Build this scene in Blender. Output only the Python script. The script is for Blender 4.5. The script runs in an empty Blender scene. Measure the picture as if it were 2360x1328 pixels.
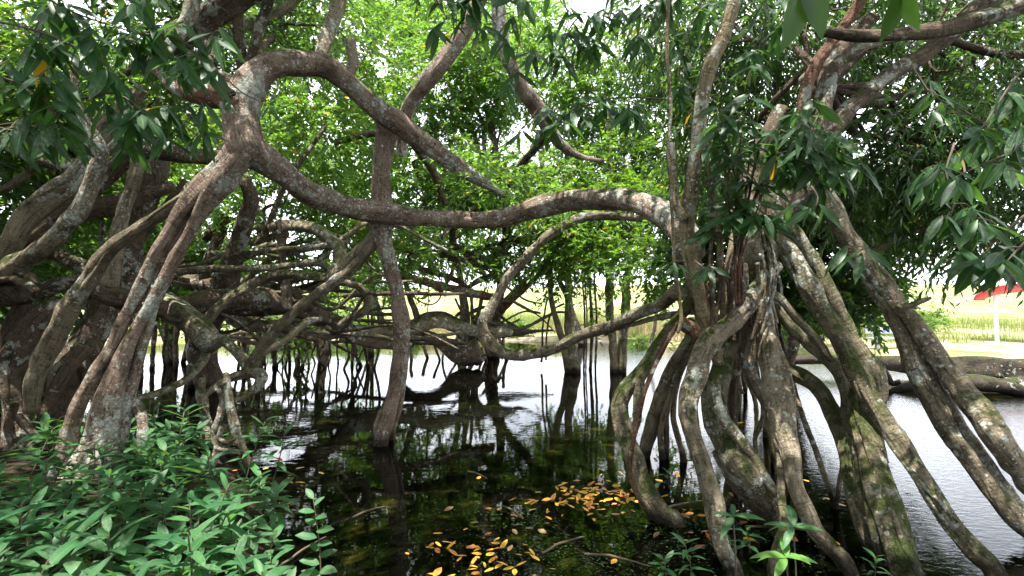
import bpy, math, random
import numpy as np
from mathutils import Vector, Matrix

R = math.radians
rng = np.random.default_rng(7)
random.seed(7)
scene = bpy.context.scene
COL = scene.collection

# ------------------------------------------------------------------ camera
FPX, CX, CY, HOR, EYE = 1200.0, 1180.0, 664.0, 715.0, 1.7
PITCH = math.atan((HOR - CY) / FPX)
cam_data = bpy.data.cameras.new('camera')
cam_data.sensor_width = 36.0
cam_data.lens = 36.0 * FPX / 2360.0
cam_data.clip_start = 0.05
cam_data.clip_end = 3000.0
cam = bpy.data.objects.new('camera', cam_data)
COL.objects.link(cam)
cam.location = (0, 0, EYE)
cam.rotation_euler = (R(90) + PITCH, 0, 0)
scene.camera = cam

# ------------------------------------------------------------------ sky, sun, exposure
SUN_DIR = Vector((-0.10, -0.22, 0.95)).normalized()      # towards the sun
ELEV = math.asin(SUN_DIR.z)
AZ = math.atan2(SUN_DIR.x, SUN_DIR.y)
world = bpy.data.worlds.new('World')
scene.world = world
world.use_nodes = True
wn, wl = world.node_tree.nodes, world.node_tree.links
bg = wn['Background']
sky = wn.new('ShaderNodeTexSky')
sky.sky_type = 'NISHITA'
sky.sun_disc = False
sky.sun_elevation = ELEV
sky.sun_rotation = AZ
sky.dust_density = 3.0
sky.air_density = 1.0
# thin bright cloud over the blue
tc = wn.new('ShaderNodeTexCoord')
cn = wn.new('ShaderNodeTexNoise'); cn.inputs['Scale'].default_value = 2.2; cn.inputs['Detail'].default_value = 7
cr = wn.new('ShaderNodeValToRGB')
cr.color_ramp.elements[0].position = 0.30; cr.color_ramp.elements[0].color = (0.35, 0.35, 0.35, 1)
cr.color_ramp.elements[1].position = 0.62; cr.color_ramp.elements[1].color = (0.95, 0.95, 0.95, 1)
mx = wn.new('ShaderNodeMix'); mx.data_type = 'RGBA'
wl.new(tc.outputs['Generated'], cn.inputs['Vector'])
wl.new(cn.outputs['Fac'], cr.inputs['Fac'])
wl.new(cr.outputs['Color'], mx.inputs['Factor'])
wl.new(sky.outputs['Color'], mx.inputs['A'])
mx.inputs['B'].default_value = (15.5, 16.0, 17.2, 1)
# the thin cloud is brightest low over the horizon
sz = wn.new('ShaderNodeSeparateXYZ'); wl.new(tc.outputs['Generated'], sz.inputs[0])
hz = wn.new('ShaderNodeMapRange'); hz.inputs['From Min'].default_value = 0.0; hz.inputs['From Max'].default_value = 0.75
hz.inputs['To Min'].default_value = 2.3; hz.inputs['To Max'].default_value = 0.75
wl.new(sz.outputs['Z'], hz.inputs['Value'])
vs_ = wn.new('ShaderNodeVectorMath'); vs_.operation = 'SCALE'
wl.new(mx.outputs['Result'], vs_.inputs[0]); wl.new(hz.outputs[0], vs_.inputs['Scale'])
wl.new(vs_.outputs[0], bg.inputs['Color'])
bg.inputs['Strength'].default_value = 0.056

sun_data = bpy.data.lights.new('sun', 'SUN')
sun_data.energy = 5.0
sun_data.angle = R(0.53)
sun_data.color = (1.0, 0.95, 0.86)
sun = bpy.data.objects.new('sun', sun_data)
COL.objects.link(sun)
sun.rotation_euler = SUN_DIR.to_track_quat('Z', 'Y').to_euler()

scene.view_settings.view_transform = 'Standard'
scene.view_settings.look = 'None'
scene.view_settings.gamma = 1.0
scene.view_settings.exposure = 1.75
scene.view_settings.use_curve_mapping = False
scene.render.engine = 'CYCLES'
cy = scene.cycles
cy.max_bounces = 8
cy.diffuse_bounces = 4
cy.glossy_bounces = 4
cy.transmission_bounces = 6
cy.transparent_max_bounces = 12
cy.use_denoising = True
cy.sample_clamp_indirect = 6.0

# ------------------------------------------------------------------ pixel <-> place
SP, CP = math.sin(PITCH), math.cos(PITCH)
def P(px, py, d):
    x = (px - CX) / FPX * d
    y = (CY - py) / FPX * d
    return np.array((x, d * CP - y * SP, EYE + d * SP + y * CP))
def gd(py, z=0.0):
    k = SP + (CY - py) / FPX * CP
    return (z - EYE) / k
def G(px, py, z=0.0):
    return P(px, py, gd(py, z))

# ------------------------------------------------------------------ materials
def new_mat(name):
    m = bpy.data.materials.new(name)
    m.use_nodes = True
    nt = m.node_tree
    nt.nodes.clear()
    out = nt.nodes.new('ShaderNodeOutputMaterial')
    return m, nt, out
def N(nt, kind, **kw):
    n = nt.nodes.new(kind)
    for k, v in kw.items():
        if k in n.inputs: n.inputs[k].default_value = v
        else: setattr(n, k, v)
    return n
def ramp(nt, src, stops):
    r = nt.nodes.new('ShaderNodeValToRGB')
    e = r.color_ramp.elements
    while len(e) < len(stops): e.new(0.5)
    for i, (p, c) in enumerate(stops):
        e[i].position = p
        e[i].color = (c if len(c) == 4 else (*c, 1)) if hasattr(c, '__len__') else (c, c, c, 1)
    nt.links.new(src, r.inputs['Fac'])
    return r
def mixc(nt, fac, a, b, blend='MIX'):
    m = nt.nodes.new('ShaderNodeMix'); m.data_type = 'RGBA'; m.blend_type = blend
    for sock, v in ((m.inputs['Factor'], fac), (m.inputs['A'], a), (m.inputs['B'], b)):
        if hasattr(v, 'links'): nt.links.new(v, sock)
        elif hasattr(v, '__len__'): sock.default_value = (*v, 1) if len(v) == 3 else v
        else: sock.default_value = v
    return m.outputs['Result']
def math_n(nt, op, a, b=0.0, clamp=False):
    m = nt.nodes.new('ShaderNodeMath'); m.operation = op; m.use_clamp = clamp
    for s, v in ((m.inputs[0], a), (m.inputs[1], b)):
        if hasattr(v, 'links'): nt.links.new(v, s)
        else: s.default_value = v
    return m.outputs[0]

def bark(name, c1, c2, lichen=0.5, moss=0.5, dots=0.5, lich_col=(0.36, 0.38, 0.33)):
    m, nt, out = new_mat(name)
    L = nt.links
    geo = N(nt, 'ShaderNodeNewGeometry')
    pos = geo.outputs['Position']
    at = N(nt, 'ShaderNodeAttribute'); at.attribute_name = 'barkco'
    def along(sx, sz):
        mp = N(nt, 'ShaderNodeMapping'); mp.inputs['Scale'].default_value = (sx, sx, sz)
        L.new(at.outputs['Vector'], mp.inputs['Vector']); return mp.outputs[0]
    def noise(vec, sc, det, ro=0.6, dist=0.0):
        n_ = N(nt, 'ShaderNodeTexNoise', Scale=sc, Detail=det, Roughness=ro, Distortion=dist); L.new(vec, n_.inputs['Vector']); return n_.outputs['Fac']
    n1 = noise(pos, 3.2, 8.0, .68)
    col = ramp(nt, n1, [(0.34, c1), (0.52, c2), (0.70, tuple(min(1, v * 1.4) for v in c2))]).outputs['Color']
    # lengthwise fissures, cross-wise wrinkles, fine grain
    fib = noise(along(1, .16), 42.0, 5.0, .65, .3)
    rings = noise(along(.35, 1.6), 26.0, 4.0, .6, .4)
    n2 = noise(pos, 60.0, 6.0, .75)
    col = mixc(nt, 0.9, col, ramp(nt, fib, [(0.34, 0.30), (0.50, 1.0)]).outputs['Color'], 'MULTIPLY')
    col = mixc(nt, 0.8, col, ramp(nt, rings, [(0.33, 0.45), (0.46, 1.0)]).outputs['Color'], 'MULTIPLY')
    col = mixc(nt, 0.8, col, ramp(nt, n2, [(0.32, 0.45), (0.58, 1.1)]).outputs['Color'], 'MULTIPLY')
    # lichen crusts of every size
    n4 = noise(pos, 9.0, 7.0, .62, .5)
    n5 = noise(pos, 1.5, 3.0)
    lf = math_n(nt, 'MULTIPLY', math_n(nt, 'ADD', n4, math_n(nt, 'MULTIPLY', n5, 0.7)), 0.7)
    t = 0.70 - 0.15 * lichen
    lfr = ramp(nt, lf, [(t, 0.0), (t + 0.03, 0.75)]).outputs['Color']
    lc = ramp(nt, noise(pos, 30.0, 4.0), [(.35, tuple(v * .55 for v in lich_col)), (.6, lich_col)]).outputs['Color']
    col = mixc(nt, lfr, col, lc)
    for sc, amt, thr in ((24.0, .8, .30), (52.0, .7, .26)):
        vm = N(nt, 'ShaderNodeVectorMath', operation='ADD')
        nv = N(nt, 'ShaderNodeTexNoise', Scale=sc * 1.6, Detail=3.0); L.new(pos, nv.inputs['Vector'])
        vs = N(nt, 'ShaderNodeVectorMath', operation='SCALE'); vs.inputs['Scale'].default_value = 0.55 / sc; L.new(nv.outputs['Color'], vs.inputs[0])
        L.new(pos, vm.inputs[0]); L.new(vs.outputs[0], vm.inputs[1])
        vo = N(nt, 'ShaderNodeTexVoronoi', Scale=sc); L.new(vm.outputs[0], vo.inputs['Vector'])
        sepc = N(nt, 'ShaderNodeSeparateColor'); L.new(vo.outputs['Color'], sepc.inputs[0])
        rad_ = math_n(nt, 'MULTIPLY', math_n(nt, 'SUBTRACT', math_n(nt, 'ADD', math_n(nt, 'MULTIPLY', sepc.outputs[0], .55), math_n(nt, 'MULTIPLY', n5, 1.1)), 1.02 - .34 * dots), 1.6)
        df = math_n(nt, 'MULTIPLY', math_n(nt, 'SUBTRACT', rad_, vo.outputs['Distance']), 9.0, True)
        col = mixc(nt, math_n(nt, 'MULTIPLY', df, amt), col, (0.46, 0.48, 0.44))
    # moss on upper faces and damp patches
    n3 = noise(pos, 5.5, 8.0, .72)
    sep = N(nt, 'ShaderNodeSeparateXYZ'); L.new(geo.outputs['Normal'], sep.inputs[0])
    ms = math_n(nt, 'ADD', n3, math_n(nt, 'MULTIPLY', sep.outputs['Z'], 0.20))
    mf = ramp(nt, ms, [(0.74 - 0.20 * moss, 0.0), (0.84 - 0.20 * moss, 0.92)]).outputs['Color']
    mc = ramp(nt, noise(pos, 70.0, 3.0), [(0.3, (0.012, 0.020, 0.004)), (0.7, (0.062, 0.085, 0.016))]).outputs['Color']
    col = mixc(nt, mf, col, mc)
    # wet dark band at the waterline
    sp = N(nt, 'ShaderNodeSeparateXYZ'); L.new(pos, sp.inputs[0])
    wz = math_n(nt, 'ADD', sp.outputs['Z'], math_n(nt, 'MULTIPLY', n3, -0.18))
    wf = ramp(nt, math_n(nt, 'ADD', wz, 0.5), [(0.49, 0.18), (0.60, 1.0)]).outputs['Color']
    col = mixc(nt, 1.0, col, wf, 'MULTIPLY')
    b = N(nt, 'ShaderNodeBsdfPrincipled', Roughness=0.9)
    b.inputs['Specular IOR Level'].default_value = 0.15
    L.new(col, b.inputs['Base Color'])
    h = math_n(nt, 'ADD', math_n(nt, 'MULTIPLY', n2, 0.5), math_n(nt, 'ADD', math_n(nt, 'MULTIPLY', fib, 1.1), math_n(nt, 'ADD', math_n(nt, 'MULTIPLY', rings, .8), math_n(nt, 'MULTIPLY', n4, .9))))
    bp = N(nt, 'ShaderNodeBump', Strength=0.9, Distance=0.028)
    L.new(h, bp.inputs['Height']); L.new(bp.outputs['Normal'], b.inputs['Normal'])
    L.new(b.outputs[0], out.inputs['Surface'])
    return m

def leaf_mat(name, dark, light, trans, tmix=0.42, rough=0.38, blotch=0.0, yellow=0.0, rib=0.0, spec=0.5):
    m, nt, out = new_mat(name)
    L = nt.links
    at = N(nt, 'ShaderNodeAttribute'); at.attribute_name = 'tint'
    t = at.outputs['Fac']
    st = [(0.0, dark), (0.93, light)]
    tt = [(0.0, tuple(v * 0.55 for v in trans)), (0.93, trans)]
    if yellow > 0:
        st += [(0.985, (0.42, 0.26, 0.02))]
        tt += [(0.985, (0.75, 0.42, 0.02))]
    c = ramp(nt, t, st).outputs['Color']
    ct = ramp(nt, t, tt).outputs['Color']
    geo = N(nt, 'ShaderNodeNewGeometry')
    n = N(nt, 'ShaderNodeTexNoise', Scale=9.0, Detail=4.0); L.new(geo.outputs['Position'], n.inputs['Vector'])
    c = mixc(nt, 0.6, c, ramp(nt, n.outputs['Fac'], [(0.3, 0.6), (0.7, 1.25)]).outputs['Color'], 'MULTIPLY')
    if blotch > 0:
        n2 = N(nt, 'ShaderNodeTexNoise', Scale=55.0, Detail=5.0, Roughness=0.7); L.new(geo.outputs['Position'], n2.inputs['Vector'])
        n3 = N(nt, 'ShaderNodeTexNoise', Scale=4.0, Detail=2.0); L.new(geo.outputs['Position'], n3.inputs['Vector'])
        f = math_n(nt, 'MULTIPLY', ramp(nt, n2.outputs['Fac'], [(0.46, 0.0), (0.6, 1.0)]).outputs['Color'],
                   ramp(nt, n3.outputs['Fac'], [(0.5, 0.0), (0.62, blotch)]).outputs['Color'])
        c = mixc(nt, f, c, (0.22, 0.23, 0.19))
    if rib > 0:
        av = N(nt, 'ShaderNodeAttribute'); av.attribute_name = 'across'
        rf = ramp(nt, math_n(nt, 'ABSOLUTE', av.outputs['Fac']), [(0.0, rib), (0.12, 0.0)]).outputs['Color']
        c = mixc(nt, rf, c, (0.16, 0.26, 0.08))
    b = N(nt, 'ShaderNodeBsdfPrincipled', Roughness=rough)
    b.inputs['Specular IOR Level'].default_value = spec
    L.new(c, b.inputs['Base Color'])
    tr = N(nt, 'ShaderNodeBsdfTranslucent'); L.new(ct, tr.inputs['Color'])
    mx = N(nt, 'ShaderNodeMixShader'); mx.inputs[0].default_value = tmix
    L.new(b.outputs[0], mx.inputs[1]); L.new(tr.outputs[0], mx.inputs[2])
    L.new(mx.outputs[0], out.inputs['Surface'])
    return m

def plain(name, c, rough=0.6, metal=0.0, var=0.15, scale=8.0):
    m, nt, out = new_mat(name)
    b = N(nt, 'ShaderNodeBsdfPrincipled', Roughness=rough, Metallic=metal)
    tc = N(nt, 'ShaderNodeTexCoord')
    n = N(nt, 'ShaderNodeTexNoise', Scale=scale, Detail=5.0); nt.links.new(tc.outputs['Object'], n.inputs['Vector'])
    cc = ramp(nt, n.outputs['Fac'], [(0.3, tuple(v * (1 - var) for v in c)), (0.7, tuple(min(1, v * (1 + var)) for v in c))]).outputs['Color']
    nt.links.new(cc, b.inputs['Base Color'])
    nt.links.new(b.outputs[0], out.inputs['Surface'])
    return m

M = {}
M['pink'] = bark('bark_pinkish', (0.115, 0.078, 0.060), (0.255, 0.186, 0.145), lichen=0.42, moss=0.62, dots=0.62)
M['grey'] = bark('bark_grey_brown', (0.095, 0.076, 0.052), (0.225, 0.186, 0.132), lichen=0.28, moss=0.62, dots=0.46)
M['moss'] = bark('bark_mossy_grey', (0.085, 0.070, 0.046), (0.190, 0.162, 0.110), lichen=0.22, moss=1.02, dots=0.36)
M['dark'] = bark('bark_dark_brown', (0.045, 0.034, 0.025), (0.120, 0.090, 0.064), lichen=0.30, moss=0.45, dots=0.20)
M['red'] = bark('bark_reddish', (0.085, 0.042, 0.028), (0.185, 0.100, 0.070), lichen=0.25, moss=0.20, dots=0.30)
M['tan'] = bark('bark_tan', (0.130, 0.098, 0.055), (0.270, 0.215, 0.130), lichen=0.35, moss=0.15, dots=0.50)
M['shaded_wood'] = bark('dark_shaded_wood', (0.018, 0.015, 0.012), (0.045, 0.038, 0.030), lichen=0.0, moss=0.2, dots=0.0)  # charcoal wood tone with the hollow's deep shade coloured in
M['twig'] = plain('twig_bark', (0.085, 0.060, 0.040), 0.8)
M['log'] = bark('bark_dark_log', (0.018, 0.015, 0.012), (0.058, 0.047, 0.037), lichen=0.0, moss=0.50, dots=0.0)  # dark brown base with moss patches

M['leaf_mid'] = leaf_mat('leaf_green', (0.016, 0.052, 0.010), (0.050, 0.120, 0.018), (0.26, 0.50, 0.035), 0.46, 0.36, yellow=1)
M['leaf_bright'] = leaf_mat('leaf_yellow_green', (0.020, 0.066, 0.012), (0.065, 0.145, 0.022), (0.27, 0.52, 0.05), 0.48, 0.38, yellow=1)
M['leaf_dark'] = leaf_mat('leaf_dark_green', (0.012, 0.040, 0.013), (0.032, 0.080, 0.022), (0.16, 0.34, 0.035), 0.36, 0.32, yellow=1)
M['leaf_near'] = leaf_mat('leaf_long_glossy', (0.010, 0.038, 0.018), (0.028, 0.080, 0.028), (0.14, 0.33, 0.045), 0.32, 0.40, blotch=0.5, yellow=1, rib=0.55, spec=0.24)
M['leaf_plant'] = leaf_mat('leaf_undergrowth', (0.022, 0.084, 0.036), (0.055, 0.165, 0.056), (0.16, 0.38, 0.06), 0.34, 0.48, blotch=0.5, rib=0.45, spec=.22)
M['leaf_sprout'] = leaf_mat('leaf_fresh_sprout', (0.070, 0.200, 0.030), (0.120, 0.290, 0.045), (0.40, 0.70, 0.06), 0.35, 0.38, rib=0.5)

# ------------------------------------------------------------------ mesh helpers
class MB:
    """collects pieces and links them as one mesh object"""
    def __init__(self): self.V = []; self.Q = []; self.T = []; self.nv = 0; self.tint = []; self.acr = []; self.bco = []; self.mq = []; self.mt = []
    def add(self, V, Q=None, T=None, tint=None, acr=None, mi=0, bco=None):
        V = np.asarray(V, float).reshape(-1, 3)
        if Q is not None and len(Q):
            Q = np.asarray(Q, int).reshape(-1, 4); self.Q.append(Q + self.nv); self.mq.append(np.full(len(Q), mi))
        if T is not None and len(T):
            T = np.asarray(T, int).reshape(-1, 3); self.T.append(T + self.nv); self.mt.append(np.full(len(T), mi))
        self.V.append(V)
        self.tint.append(np.zeros(len(V)) if tint is None else np.asarray(tint, float))
        self.acr.append(np.zeros(len(V)) if acr is None else np.asarray(acr, float))
        self.bco.append(np.zeros((len(V), 3)) if bco is None else bco)
        self.nv += len(V)
        return self
    def mesh(self, name, mats, origin=(0, 0, 0), smooth=True, attrs=False):
        V = np.concatenate(self.V) - np.asarray(origin, float)
        Q = np.concatenate(self.Q) if self.Q else np.zeros((0, 4), int)
        T = np.concatenate(self.T) if self.T else np.zeros((0, 3), int)
        me = bpy.data.meshes.new(name)
        me.vertices.add(len(V)); me.vertices.foreach_set('co', V.astype(np.float32).ravel())
        nl = len(Q) * 4 + len(T) * 3
        me.loops.add(nl); me.polygons.add(len(Q) + len(T))
        me.loops.foreach_set('vertex_index', np.concatenate([Q.ravel(), T.ravel()]).astype(np.int32))
        tot = np.concatenate([np.full(len(Q), 4), np.full(len(T), 3)]).astype(np.int32)
        st = np.concatenate([[0], np.cumsum(tot)[:-1]]).astype(np.int32)
        me.polygons.foreach_set('loop_start', st)
        me.polygons.foreach_set('material_index', np.concatenate(self.mq + self.mt).astype(np.int32))
        me.polygons.foreach_set('use_smooth', np.full(len(tot), smooth))
        for mm in (mats if isinstance(mats, (list, tuple)) else [mats]): me.materials.append(mm)
        if attrs:
            a = me.attributes.new('tint', 'FLOAT', 'POINT'); a.data.foreach_set('value', np.concatenate(self.tint).astype(np.float32))
            a = me.attributes.new('across', 'FLOAT', 'POINT'); a.data.foreach_set('value', np.concatenate(self.acr).astype(np.float32))
        bc = np.concatenate(self.bco)
        if bc.any():
            a = me.attributes.new('barkco', 'FLOAT_VECTOR', 'POINT'); a.data.foreach_set('vector', bc.astype(np.float32).ravel())
        me.update(calc_edges=True)
        return me
    def build(self, name, mats, parent=None, smooth=True, attrs=False):
        org = parent.location[:] if parent is not None else (0, 0, 0)
        o = bpy.data.objects.new(name, self.mesh(name, mats, org, smooth, attrs))
        COL.objects.link(o)
        if parent is not None: o.parent = parent
        return o

def tag(o, label=None, cat=None, group=None, kind=None):
    for k, v in (('label', label), ('category', cat), ('group', group), ('kind', kind)):
        if v: o[k] = v
    return o
def empty(name, loc, label, cat, group=None):
    o = bpy.data.objects.new(name, None); COL.objects.link(o)
    o.location = [float(v) for v in loc]; o.empty_display_size = 0.2
    return tag(o, label, cat, group)

def catmull(pts, rad, step):
    pts = np.asarray(pts, float); rad = np.asarray(rad, float)
    n = len(pts)
    if n == 2:
        k = max(2, int(np.linalg.norm(pts[1] - pts[0]) / step))
        t = np.linspace(0, 1, k + 1)[:, None]
        return pts[0] * (1 - t) + pts[1] * t, rad[0] * (1 - t[:, 0]) + rad[1] * t[:, 0]
    E = np.vstack([2 * pts[0] - pts[1], pts, 2 * pts[-1] - pts[-2]])
    ER = np.concatenate([[rad[0]], rad, [rad[-1]]])
    out, ro = [], []
    for i in range(n - 1):
        p0, p1, p2, p3 = E[i:i + 4]; r0, r1, r2, r3 = ER[i:i + 4]
        k = int(np.clip(np.linalg.norm(p2 - p1) / step, 2, 24))
        for t in np.arange(k) / k:
            out.append(0.5 * (2 * p1 + (p2 - p0) * t + (2 * p0 - 5 * p1 + 4 * p2 - p3) * t * t + (3 * p1 - p0 - 3 * p2 + p3) * t ** 3))
            ro.append(max(0.3 * min(r1, r2), 0.5 * (2 * r1 + (r2 - r0) * t + (2 * r0 - 5 * r1 + 4 * r2 - r3) * t * t + (3 * r1 - r0 - 3 * r2 + r3) * t ** 3)))
    out.append(pts[-1]); ro.append(rad[-1])
    return np.array(out), np.array(ro)

def tube(mb, pts, rad, nseg=14, lump=1.0, wig=0.10, mi=0, step=None):
    rad = np.asarray(rad, float)
    C, Rr = catmull(pts, rad, step or max(0.012, 0.55 * rad.mean()))
    n = len(C)
    T = np.gradient(C, axis=0); T /= np.linalg.norm(T, axis=1)[:, None] + 1e-9
    a = np.array((0, 0, 1.0)) if abs(T[0][2]) < 0.8 else np.array((1.0, 0, 0))
    U = np.zeros_like(C); u = np.cross(T[0], a); u /= np.linalg.norm(u)
    for i in range(n):
        u = u - T[i] * (u @ T[i]); u /= np.linalg.norm(u) + 1e-9; U[i] = u
    W = np.cross(T, U)
    s = np.concatenate([[0], np.cumsum(np.linalg.norm(np.diff(C, axis=0), axis=1))]) / max(1e-4, rad.mean())
    if wig:
        f = rng.uniform(0.10, 0.22, 4); ph = rng.uniform(0, 6.28, 4)
        C = C + U * (wig * Rr * (np.sin(f[0] * s + ph[0]) + 0.6 * np.sin(2.3 * f[1] * s + ph[1])))[:, None] \
              + W * (wig * Rr * (np.sin(f[2] * s + ph[2]) + 0.6 * np.sin(2.3 * f[3] * s + ph[3])))[:, None]
    th = np.linspace(0, 2 * np.pi, nseg, endpoint=False)[None, :]
    S = s[:, None]
    m = np.ones((n, nseg))
    for k, amp in ((2, 0.085), (3, 0.06), (4, 0.045), (5, 0.035), (7, 0.022)):
        if k * 2.2 > nseg: continue
        p1, p2 = rng.uniform(0, 6.28, 2); tw = rng.uniform(-0.14, 0.14); w2 = rng.uniform(0.12, 0.4)
        m += lump * amp * np.sin(k * th + p1 + tw * S * k) * (0.6 + 0.6 * np.sin(w2 * S + p2))
    for _ in range(4):
        w = rng.uniform(0.2, 1.8); p = rng.uniform(0, 6.28)
        m += lump * 0.032 * np.sin(w * S + p + np.sin(th + p))
    if lump >= 0.8 and nseg >= 16:
        smax = s[-1]
        for _ in range(int(smax / 3.2)):
            s0 = rng.uniform(0, smax); t0 = rng.uniform(0, 6.28); a_ = rng.choice([1, 1, -0.8]) * rng.uniform(.06, .22); ws_ = rng.uniform(.25, .9); wt = rng.uniform(.25, .6)
            dth = np.angle(np.exp(1j * (th - t0)))
            m += a_ * np.exp(-((S - s0) / ws_) ** 2 - (dth / wt) ** 2)
    rr = Rr[:, None] * m
    sm_ = s * rad.mean() + rng.uniform(0, 50)
    bco = np.stack([np.cos(th) * Rr[:, None], np.sin(th) * Rr[:, None], np.broadcast_to(sm_[:, None], (n, nseg))], -1).reshape(-1, 3)
    bco = np.vstack([bco, [0, 0, sm_[0]], [0, 0, sm_[-1]]])
    V = C[:, None, :] + U[:, None, :] * (np.cos(th) * rr)[:, :, None] + W[:, None, :] * (np.sin(th) * rr)[:, :, None]
    V = V.reshape(-1, 3)
    i = np.arange(n - 1)[:, None] * nseg; j = np.arange(nseg)[None, :]; j2 = (j + 1) % nseg
    Q = np.stack([i + j, i + j2, i + nseg + j2, i + nseg + j], -1).reshape(-1, 4)
    V = np.vstack([V, C[0] - T[0] * Rr[0] * 0.3, C[-1] + T[-1] * Rr[-1] * 0.3])
    jj = np.arange(nseg); k2 = (jj + 1) % nseg; b = (n - 1) * nseg
    Tt = np.vstack([np.stack([np.full(nseg, n * nseg), k2, jj], 1), np.stack([np.full(nseg, n * nseg + 1), b + jj, b + k2], 1)])
    mb.add(V, Q, Tt, mi=mi, bco=bco)
    return mb

def to3(spec, d, foot=False):
    """'px,py,w px,py,w ...' + depth list -> points and radii; foot: the last point stands on the bed"""
    A = np.array([[float(v) for v in p.split(',')] for p in spec.split()])
    L = np.concatenate([[0], np.cumsum(np.hypot(*np.diff(A[:, :2], axis=0).T))]); L /= L[-1]
    d = list(d) if hasattr(d, '__len__') else [d]
    if foot: d = d + [gd(A[-1, 1])]
    dd = np.interp(L, np.linspace(0, 1, len(d)), d) if len(d) > 1 else np.full(len(A), d[0])
    pts = [P(a[0], a[1], q) for a, q in zip(A, dd)]
    rad = list(A[:, 2] * 0.465 * dd / FPX)
    if foot:
        e = pts[-1] + (pts[-1] - pts[-2]) / np.linalg.norm(pts[-1] - pts[-2]) * 0.05
        pts.append(np.array((e[0], e[1], -0.42))); rad.append(rad[-1] * 1.15)
    return np.array(pts), np.array(rad)

def strand_path(pts, rad, k=0.82):
    """a thin root that climbs along a thick one"""
    C, Rr = catmull(pts, rad, max(.03, rad.mean() * 1.5))
    n = len(C); a0, a1 = sorted(rng.uniform(0, 1, 2)); a0 *= .5; a1 = .5 + .5 * a1
    T = nrm(np.gradient(C, axis=0)); u = np.cross(T[0], (0.3, 1, .2)); u /= np.linalg.norm(u)
    ph = rng.uniform(-2.4, -.7) ; tw = rng.uniform(-.25, .25); f = rng.uniform(.2, .5); out = []; ro = []
    r_s = rng.uniform(.16, .34)
    for i in range(n):
        u = u - T[i] * (u @ T[i]); u /= np.linalg.norm(u); w = np.cross(T[i], u)
        if a0 * n <= i <= a1 * n:
            view = nrm(np.array((0, 0, EYE)) - C[i]); view = nrm(view - T[i] * (view @ T[i])); sd_ = np.cross(T[i], view)
            a = ph + 1.57 + tw * i + .5 * math.sin(f * i)
            out.append(C[i] + (view * math.cos(a) + sd_ * math.sin(a)) * Rr[i] * (k + .12 * math.sin(1.7 * f * i + ph))); ro.append(Rr[i] * r_s)
    return np.array(out), np.array(ro)

def limb(parent, name, mat, spec, d, foot=False, lump=1.35, strands=None, label=None, wig=0.12, wrap=0):
    mb = MB()
    if wrap:
        pts, rad = to3(spec, d, foot)
        for _ in range(wrap):
            sp_, sr_ = strand_path(pts, rad)
            if len(sp_) > 3: tube(mb, sp_, sr_, 9, .6, .12)
    for sp, dd, ft in [(spec, d, foot)] + list(strands or []):
        pts, rad = to3(sp, dd, ft)
        wpx = np.mean([float(p.split(',')[2]) for p in sp.split()])
        tube(mb, pts, rad, 26 if wpx > 40 else 18 if wpx > 20 else 10 if wpx > 10 else 7, lump, wig)
    o = mb.build(name, M[mat], parent)
    if label: o['label'] = label
    return o

# ---- leaves, all at once
def nrm(a): return a / (np.linalg.norm(a, axis=-1, keepdims=True) + 1e-9)
def leaves(mb, base, dr, up, L, ratio, tint, curl=0.15, fold=0.25, fine=False, mi=0, shape='lance'):
    n = len(base)
    dr = nrm(dr); side = nrm(np.cross(dr, up)); nn = np.cross(side, dr)
    L = np.broadcast_to(L, (n,)); W = L * ratio * 0.5
    curl = np.broadcast_to(curl, (n,))
    if not fine:
        u = np.array([0, 0.42, 1.0]); w = np.array([0, 1.0, 0])
        V = np.zeros((n, 4, 3))
        mid = base + dr * (L * 0.45)[:, None] - nn * (curl * L * 0.2)[:, None]
        V[:, 0] = base
        V[:, 1] = mid + side * W[:, None] + nn * (fold * W)[:, None]
        V[:, 2] = base + dr * (L * (1 - 0.3 * np.abs(curl)))[:, None] - nn * (curl * L)[:, None]
        V[:, 3] = mid - side * W[:, None] + nn * (fold * W)[:, None]
        o = np.arange(n)[:, None] * 4
        T = np.concatenate([o + np.array([0, 1, 2]), o + np.array([0, 2, 3])])
        mb.add(V.reshape(-1, 3), None, T, np.repeat(tint, 4), np.tile([0, 1, 0, -1], n), mi=mi)
        return
    us = np.array([0.0, 0.10, 0.28, 0.5, 0.72, 0.9, 1.0])
    ws = np.array([0.03, 0.42, 0.86, 1.0, 0.76, 0.30, 0.02]) if shape == 'lance' else np.array([0.04, 0.55, 0.95, 1.0, 0.80, 0.36, 0.02])
    k = len(us)
    V = np.zeros((n, k, 3, 3))
    wav = rng.uniform(0, 6.28, n); wa = rng.uniform(0.02, 0.10, n)
    for a in range(k):
        u = us[a]
        cen = base + dr * (L * (u - 0.25 * np.abs(curl) * u * u))[:, None] - nn * (curl * L * u * u)[:, None]
        for b, v in enumerate((-1, 0, 1)):
            off = side * (W * ws[a] * v)[:, None] + nn * (W * ws[a] * (fold * abs(v) + wa * v * np.sin(wav + 7 * u) * 2))[:, None]
            V[:, a, b] = cen + off
    o = (np.arange(n) * k * 3)[:, None, None, None]
    aa = np.arange(k - 1)[None, :, None, None] * 3; bb = np.arange(2)[None, None, :, None]
    Q = (o + aa + bb + np.array([0, 1, 4, 3])[None, None, None, :]).reshape(-1, 4)
    mb.add(V.reshape(-1, 3), Q, None, np.repeat(tint, k * 3), np.tile([-1, 0, 1] * k, n), mi=mi)

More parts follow.
